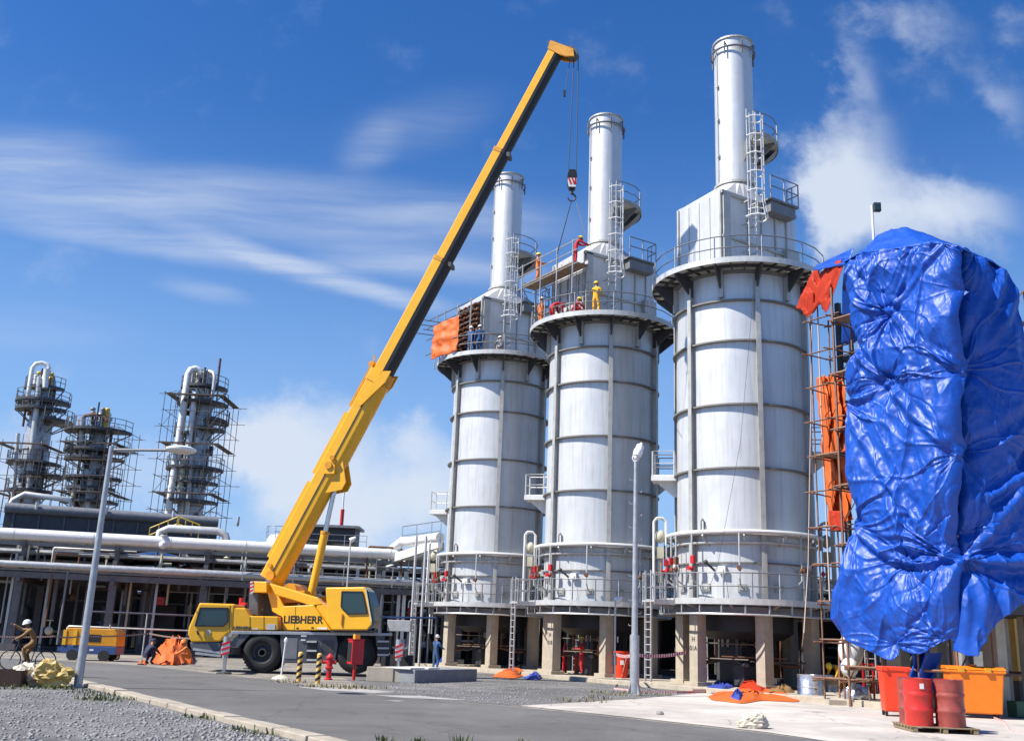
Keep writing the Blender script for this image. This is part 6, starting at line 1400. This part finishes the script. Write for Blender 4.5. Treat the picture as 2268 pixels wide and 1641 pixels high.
# scaffold and handrail on the middle heater's box, orange screen on the furthest one
def hloc(h, x, y, z): return h.matrix_basis @ V3((x, y, z))
zp = P(1195, 622, 47.6).z
t = thing('scaffolding', 'hung scaffold walkway with rails on the lit side of the middle heater box', 'scaffolding', ax(2), PHI)
zq = 20.5
mb = MB(); mb.box((-BX-.75, .35, zq), (.95, 4.9, .06)); mb.build('plank_deck', 'plank', t); MB().box((-BX-.28, .35, zq+.16), (.04, 4.9, .26)).build('toe_board', 'pale_steel', t)
for y in (-2.0, -.6, .9, 2.7): MB().bar((-BX-1.2, y, zq-1.7), (-BX-1.2, y, zq+1.25), .06, .06).build('standard', 'galv', t)
for y in (-2.0, -.6, .9, 2.7): MB().bar((-BX-.3, y, 17.9), (-BX-.3, y, zq+.1), .06, .06).build('standard', 'galv', t)
for z in (zq-.12, zq+.6, zq+1.15): MB().tube([(-BX-1.2, -2.4, z), (-BX-1.2, 3.3, z)], .03, 6).build('ledger', 'galv', t)
for z in (zq-.12, zq-.9, zq-1.6): MB().tube([(-BX-.25, -2.2, z), (-BX-.25, 3.1, z)], .03, 6).build('ledger', 'galv', t)
for y, s in ((-1.9, 1), (.9, -1), (2.7, -1)): MB().tube([(-BX-1.2, y, zq-.1), (-BX-.3, y+s*.9, 17.9)], .03, 6).build('brace', 'dark_steel', t)
for y in (-1.2, -.2, .5, 1.5): MB().tube([(-BX-.2, y, zq-.2), (-BX-.2, y, 18.2)], .025, 5).build('hanger', 'rail', t)
t = thing('scaffolding', 'light tube scaffold in front of the rusty opened end of the furthest heater', 'scaffolding', ax(1), PHI)
for y in (-1.3, .3, 1.9, 2.9): MB().tube([(-BX-.75, y, 17.75), (-BX-.75, y, 21.4)], .04, 6).build('standard', 'galv', t)
for z in (18.9, 19.9, 20.7, 21.2): MB().tube([(-BX-.75, -1.6, z), (-BX-.75, 4.2, z+.05)], .035, 5).build('ledger', 'rail', t)
for y in (1.9, 2.9): 
    for z in (20.6, 20.0): MB().tube([(-BX-2.0, y+.4, z), (-BX+.2, y-.1, z)], .035, 5).build('transom', 'rail', t)
sa, sb, sc_, sd2 = P(960, 722, 59.4), P(1019, 697, 57.6), P(953, 796, 59.0), P(1013, 779, 57.3)
cloth('sheet', ((sa, sb), (sc_, sd2)), 'orange_cloth', 'orange sheet hung as a screen on the platform of the furthest heater', 'sheet', 26, 26, .1, 4, -EV)
# ------------------------------------------------------------------ people
JN = ['pelvis', 'spine', 'chest', 'neck', 'head', 'crown', 'sl', 'el', 'wl', 'hl', 'sr', 'er', 'wr', 'hr', 'tl', 'kl', 'al', 'fl', 'tr', 'kr', 'ar', 'fr']
JE = [(0, 1), (1, 2), (2, 3), (3, 4), (4, 5), (2, 6), (6, 7), (7, 8), (8, 9), (2, 10), (10, 11), (11, 12), (12, 13), (0, 14), (14, 15), (15, 16), (16, 17), (0, 18), (18, 19), (19, 20), (20, 21)]
JR = dict(pelvis=.155, spine=.145, chest=.165, neck=.065, head=.10, crown=.075, sl=.085, el=.062, wl=.046, hl=.042, tl=.115, kl=.08, al=.06, fl=.05)
BASE = dict(pelvis=(0, 0, .96), spine=(0, -.01, 1.14), chest=(0, 0, 1.36), neck=(0, -.01, 1.52), head=(0, -.03, 1.64), crown=(0, -.02, 1.73),
            sl=(.20, 0, 1.42), el=(.27, .03, 1.15), wl=(.27, -.08, .92), hl=(.265, -.12, .84), tl=(.10, 0, .88), kl=(.12, -.03, .49), al=(.13, .02, .10), fl=(.15, -.14, .05))
for k in list(BASE):
    if k in ('sl', 'el', 'wl', 'hl', 'tl', 'kl', 'al', 'fl'): x, y, z = BASE[k]; BASE[k[0]+'r'] = (-x, y, z)
POSE = dict(
    stand={},
    work=dict(el=(.30, -.16, 1.20), wl=(.22, -.38, 1.22), hl=(.18, -.45, 1.25), er=(-.31, -.10, 1.18), wr=(-.22, -.32, 1.10), hr=(-.18, -.40, 1.10), kr=(-.16, -.06, .50), ar=(-.2, .05, .1), fr=(-.22, -.11, .05)),
    reach=dict(spine=(0, -.03, 1.13), chest=(0, -.12, 1.33), neck=(0, -.2, 1.46), head=(0, -.28, 1.55), crown=(0, -.31, 1.64), sl=(.2, -.15, 1.38), sr=(-.2, -.15, 1.38), el=(.27, -.42, 1.30), wl=(.2, -.66, 1.32), hl=(.18, -.75, 1.33), er=(-.27, -.40, 1.22), wr=(-.2, -.64, 1.2), hr=(-.18, -.72, 1.2)),
    bend=dict(spine=(0, -.10, 1.08), chest=(0, -.33, 1.15), neck=(0, -.48, 1.16), head=(0, -.6, 1.14), crown=(0, -.68, 1.15), sl=(.2, -.40, 1.14), sr=(-.2, -.40, 1.14), el=(.25, -.46, .86), wl=(.2, -.55, .64), hl=(.18, -.58, .56), er=(-.25, -.46, .86), wr=(-.2, -.55, .64), hr=(-.18, -.58, .56), pelvis=(0, .06, .93), tl=(.1, .06, .87), tr=(-.1, .06, .87)),
    crouch=dict(pelvis=(0, .12, .38), spine=(0, .02, .55), chest=(0, -.12, .74), neck=(0, -.2, .88), head=(0, -.26, .98), crown=(0, -.28, 1.07), sl=(.2, -.12, .80), sr=(-.2, -.12, .80), el=(.27, -.32, .62), wl=(.18, -.5, .52), hl=(.15, -.57, .48), er=(-.27, -.32, .62), wr=(-.18, -.5, .52), hr=(-.15, -.57, .48), tl=(.12, .08, .36), kl=(.2, -.3, .50), al=(.17, -.12, .12), fl=(.19, -.27, .05), tr=(-.12, .08, .36), kr=(-.2, -.3, .50), ar=(-.17, -.12, .12), fr=(-.19, -.27, .05)),
    ride=dict(pelvis=(0, .12, .98), spine=(0, .02, 1.14), chest=(0, -.12, 1.32), neck=(0, -.2, 1.45), head=(0, -.25, 1.56), crown=(0, -.26, 1.65), sl=(.2, -.12, 1.38), sr=(-.2, -.12, 1.38), el=(.28, -.3, 1.18), wl=(.24, -.5, 1.06), hl=(.23, -.57, 1.04), er=(-.3, -.38, 1.36), wr=(-.26, -.62, 1.5), hr=(-.24, -.7, 1.54), tl=(.1, .08, .93), kl=(.12, -.26, .72), al=(.12, -.12, .34), fl=(.12, -.24, .28), tr=(-.1, .08, .93), kr=(-.12, -.14, .56), ar=(-.12, .02, .18), fr=(-.12, -.1, .12)))
def person(label, loc, face, top, trousers, helmet, pose, scale=1.0, group=None):
    J = dict(BASE); J.update(POSE[pose]); me = bpy.data.meshes.new('skeleton')
    me.from_pydata([J[k] for k in JN], JE, []); me.update()
    so_ = bpy.data.objects.new('skeleton', me); COL.objects.link(so_)
    sk = so_.modifiers.new('skin', 'SKIN'); sk.use_smooth_shade = True; sk.branch_smoothing = .6
    sub = so_.modifiers.new('sub', 'SUBSURF'); sub.levels = 1
    for i, k in enumerate(JN):
        kk = k if k in JR else k[0]+'l'; r = JR[kk]; v = me.skin_vertices[0].data[i]
        v.radius = (r*(1.12 if k in ('pelvis', 'chest', 'spine') else 1), r*(.82 if k in ('pelvis', 'chest', 'spine') else 1)); v.use_root = (i == 0)
    dg = bpy.context.evaluated_depsgraph_get(); ev = so_.evaluated_get(dg); m2 = bpy.data.meshes.new_from_object(ev)
    bpy.data.objects.remove(so_)
    JV = {k: V3(J[k]) for k in JN}; mb = MB(); vs = [v.co.copy() for v in m2.vertices]; skin_i, top_i, leg_i, boot_i, dark_i = range(5)
    part = {'head': 0, 'crown': 0, 'neck': 0, 'hl': 0, 'hr': 0, 'fl': 3, 'fr': 3, 'al': 3, 'ar': 3, 'tl': 2, 'tr': 2, 'kl': 2, 'kr': 2, 'pelvis': 2}
    o0 = len(mb.v); mb.v += [tuple(v) for v in vs]
    mids = [(k, JV[k]) for k in JN]+[('kl', (JV['kl']+JV['al'])*.5), ('kr', (JV['kr']+JV['ar'])*.5), ('kl', JV['kl'].lerp(JV['al'], .8)), ('kr', JV['kr'].lerp(JV['ar'], .8)), ('tl', JV['tl'].lerp(JV['kl'], .5)), ('tr', JV['tr'].lerp(JV['kr'], .5)), ('el', JV['el'].lerp(JV['wl'], .5)), ('er', JV['er'].lerp(JV['wr'], .5)), ('wl', JV['wl']), ('chest', JV['chest'].lerp(JV['neck'], .5))]
    for p in m2.polygons:
        c = p.center; k = min(mids, key=lambda q: (q[1]-c).length_squared)[0]
        mb.f.append([i+o0 for i in p.vertices]); mb.sm.append(True); mb.mi.append(part.get(k, 1))
    bpy.data.meshes.remove(m2)
    # fingers, face
    mb.cur = 0
    for s in ('l', 'r'):
        h = JV['h'+s]; d = (h-JV['w'+s]).normalized(); sx_ = d.cross(V3((0, 0, 1))); sx_ = sx_.normalized() if sx_.length > .05 else V3((1, 0, 0)); dn = d.cross(sx_)
        for k, (o, l) in enumerate(((-.03, .07), (-.01, .08), (.01, .076), (.03, .06))): b = h+sx_*o+d*.02; mb.tube([b, b+d*l*.6, b+d*l*.85+dn*.02, b+d*l+dn*.035], .009, 5, False, .007)
        b = h+sx_*(-.035 if s == 'l' else .035); mb.tube([b, b+sx_*(-.02 if s == 'l' else .02)+d*.03, b+d*.06+dn*.02], .01, 5, False, .008)
    up = (JV['crown']-JV['neck']).normalized(); fw = V3((0, -1, 0)); fw = (fw-up*fw.dot(up)).normalized(); rt = up.cross(fw); hd = JV['head']
    mb.tube([hd+fw*.09+up*.03, hd+fw*.12-up*.01, hd+fw*.095-up*.02], .014, 5)
    for s in (-1, 1): mb.ell(tuple(hd+rt*(s*.1)), (.02, .03, .035), 6, 5)
    mb.cur = 4
    for s in (-1, 1): mb.ell(tuple(hd+rt*(s*.038)+fw*.092+up*.03), (.012, .012, .009), 6, 4)
    mb.bar(hd+fw*.097-up*.05-rt*.025, hd+fw*.097-up*.05+rt*.025, .01, .008)
    o = mb.build('person', ['skin', top, trousers, 'boot', 'black'], fix=False); o.scale = (scale,)*3
    tag(o, label, 'person', group, loc, face)
    c = hd+up*.035; rot = V3((0, 0, 1)).rotation_difference(up).to_matrix().to_4x4(); T = M4.Translation(c) @ rot
    hb = MB(); hb.ell((0, 0, 0), (.125, .145, .14), 16, 8, T, 0.0, .999); hb.lathe([(.12, -.005), (.155, -.012), (.155, .0), (.12, .012)], (0, -.015, 0), 18, M=T); hb.bar(T @ V3((0, -.14, .05)), T @ V3((0, .12, .09)), .03, .03)
    hb.build('helmet', helmet, o)
    return o
def facing(v): return math.atan2(v[0], -v[1])   # rz that turns local -Y to v
def ring_pos(h, phi, r): q = R_(phi); return ax(h)+V3((r*math.sin(q), -r*math.cos(q), 0))
ZP = 17.175+U
def on_plat(label, h, phi, r, fdir, *a, dz=0, **k):
    p = ring_pos(h, phi, r); return person(label, (p.x, p.y, ZP+dz), facing(fdir), *a, **k)
on_plat('worker in blue coverall and white helmet reaching into the rusty tubes', 1, -34, 3.35, (.3, 1), 'c_blue', 'c_blue', 'h_white', 'work')
on_plat('blue worker in white helmet by the box corner, right of the one at the tubes', 1, -23, 3.4, (-.2, 1), 'c_blue', 'c_blue', 'h_white', 'stand')
on_plat('crouching worker in grey with a white helmet, low on the platform of the furthest heater', 1, 0, 3.4, (-.5, 1), 'grey_steel', 'grey_steel', 'h_white', 'crouch')
on_plat('worker in bright yellow coverall standing at the front of the middle platform', 2, -12, 3.45, (.6, .8), 'c_yellow', 'c_yellow', 'h_yellow', 'work')
on_plat('worker in orange with a white helmet at the left edge of the middle platform', 2, -80, 3.5, (1, .4), 'c_orange', 'c_orange', 'h_white', 'stand')
on_plat('crouching worker in dark red behind the left rail of the middle platform', 2, -60, 3.3, (1, .5), 'c_red', 'c_red', 'c_red', 'bend')
on_plat('worker in dark red lying low with a yellow helmet, left of the yellow worker', 2, -33, 3.25, (1, .2), 'c_red', 'c_red', 'h_yellow', 'crouch')
p = hloc_ = ax(2)+EV*(-BX-.75)-DV*1.9
person('worker in orange coverall and yellow helmet on the hung walkway', (p.x, p.y, zq+.03), facing((1, -.2)), 'c_orange', 'c_orange', 'h_yellow', 'work')
p = ax(2)+EV*(-BX-.75)-DV*(-1.55)
RED = person('worker in red coverall leaning on the box of the middle heater', (p.x, p.y, zq+.03), facing((.9, .25)), 'c_red', 'c_red', 'h_yellow', 'reach')
rope([HOOK+V3((0, 0, .02)), HOOK+V3((-.55, .3, -2.4)), P(1236, 560, 47.5)], .02, 'cable', 'dark tag line running from the crane hook to the orange worker', 'rope')
rope([P(1277, 452, 46), P(1288, 490, 46.5), P(1296, 520, 47)], .022, 'white', 'short white cord rising from the red worker on the box', 'cord')
# people on the ground
b = G(963, 1484); person('worker in blue coverall standing at the leg of the furthest heater', (b.x, b.y, .0), facing((.7, .7)), 'c_blue', 'c_blue', 'h_white', 'work')
b = G(1240, 1506); person('worker in red in the shade under the middle heater, by the gas cylinders', (b.x+1.2, b.y+3.0, .16), facing((-1, 0)), 'c_red', 'c_red', 'h_yellow', 'work')
person('worker in dark orange in the shade under the middle heater, right of the red one', (b.x+2.1, b.y+3.4, .16), facing((-1, -.3)), 'c_orange', 'c_orange', 'h_orange', 'stand')
b = G(1690, 1534); person('worker in yellow coverall in the shade under the nearest heater', (b.x-.1, b.y+2.6, .16), facing((-1, .2)), 'c_yellow', 'c_yellow', 'h_yellow', 'work')
b = G(1897, 1548); person('worker in bright yellow coverall bending under the hem of the tarpaulin', (b.x+.2, b.y+2.2, .0), facing((-.9, -.4)), 'c_yellow', 'c_yellow', 'h_yellow', 'bend')
b = G(232, 1462); person('worker in white shirt and brown trousers bending beside the compressor', (b.x+.4, b.y+.6, 0), facing((-.9, -.5)), 'c_white', 'c_brown', 'h_green', 'bend')
b = G(326, 1471); person('worker in navy crouching at the left end of the orange heap', (b.x, b.y-.2, 0), facing((.6, .8)), 'c_navy', 'c_navy', 'c_navy', 'crouch')
b = G(412, 1474); person('worker in orange with an orange helmet crouching right of the orange heap', (b.x, b.y+.2, 0), facing((-1, -.3)), 'c_orange', 'c_orange', 'h_orange', 'crouch')
# cyclist
b = G(62, 1484); bz = R_(-68)
person('worker in tan coverall and white helmet riding a bicycle to the left', (b.x, b.y, .0), bz, 'c_tan', 'c_tan', 'h_white', 'ride')
t = thing('bicycle', 'dark bicycle ridden by the worker in tan at the far left', 'bicycle', (b.x, b.y, 0), bz)
for y in (-.62, .52):
    w = MB(); w.tube([(0, y+.33*math.cos(2*PI*k/28), .34+.33*math.sin(2*PI*k/28)) for k in range(28)], .02, 6, True); wo = w.build('wheel', 'black', t)
    w = MB(); w.cyl((-.05, y, .34), (.05, y, .34), .03, 8)
    for k in range(9): a = 2*PI*k/9; w.tube([(0, y, .34), (0, y+.32*math.cos(a), .34+.32*math.sin(a))], .004, 3)
    w.build('spokes', 'galv', wo)
f = MB(); bb = (0, .05, .30); st = (0, .16, .86); hd_ = (0, -.42, .86)
for a, c in ((bb, st), (bb, hd_), (st, hd_), (bb, (0, .52, .34)), (st, (0, .52, .34)), (hd_, (0, -.62, .34)), (hd_, (0, -.44, 1.02))): f.tube([a, c], .018, 6)
f.build('frame', 'dark_steel', t); MB().tube([(-.27, -.5, 1.0), (-.1, -.46, 1.03), (.1, -.46, 1.03), (.27, -.5, 1.0)], .014, 6).build('handlebar', 'galv', t); MB().ell((0, .17, .88), (.09, .14, .03), 10, 6).build('saddle', 'black', t)
MB().cyl((-.12, .05, .30), (.12, .05, .30), .03, 8).ring(.07, .1, -.005, .005, 16).build('crank', 'galv', t)
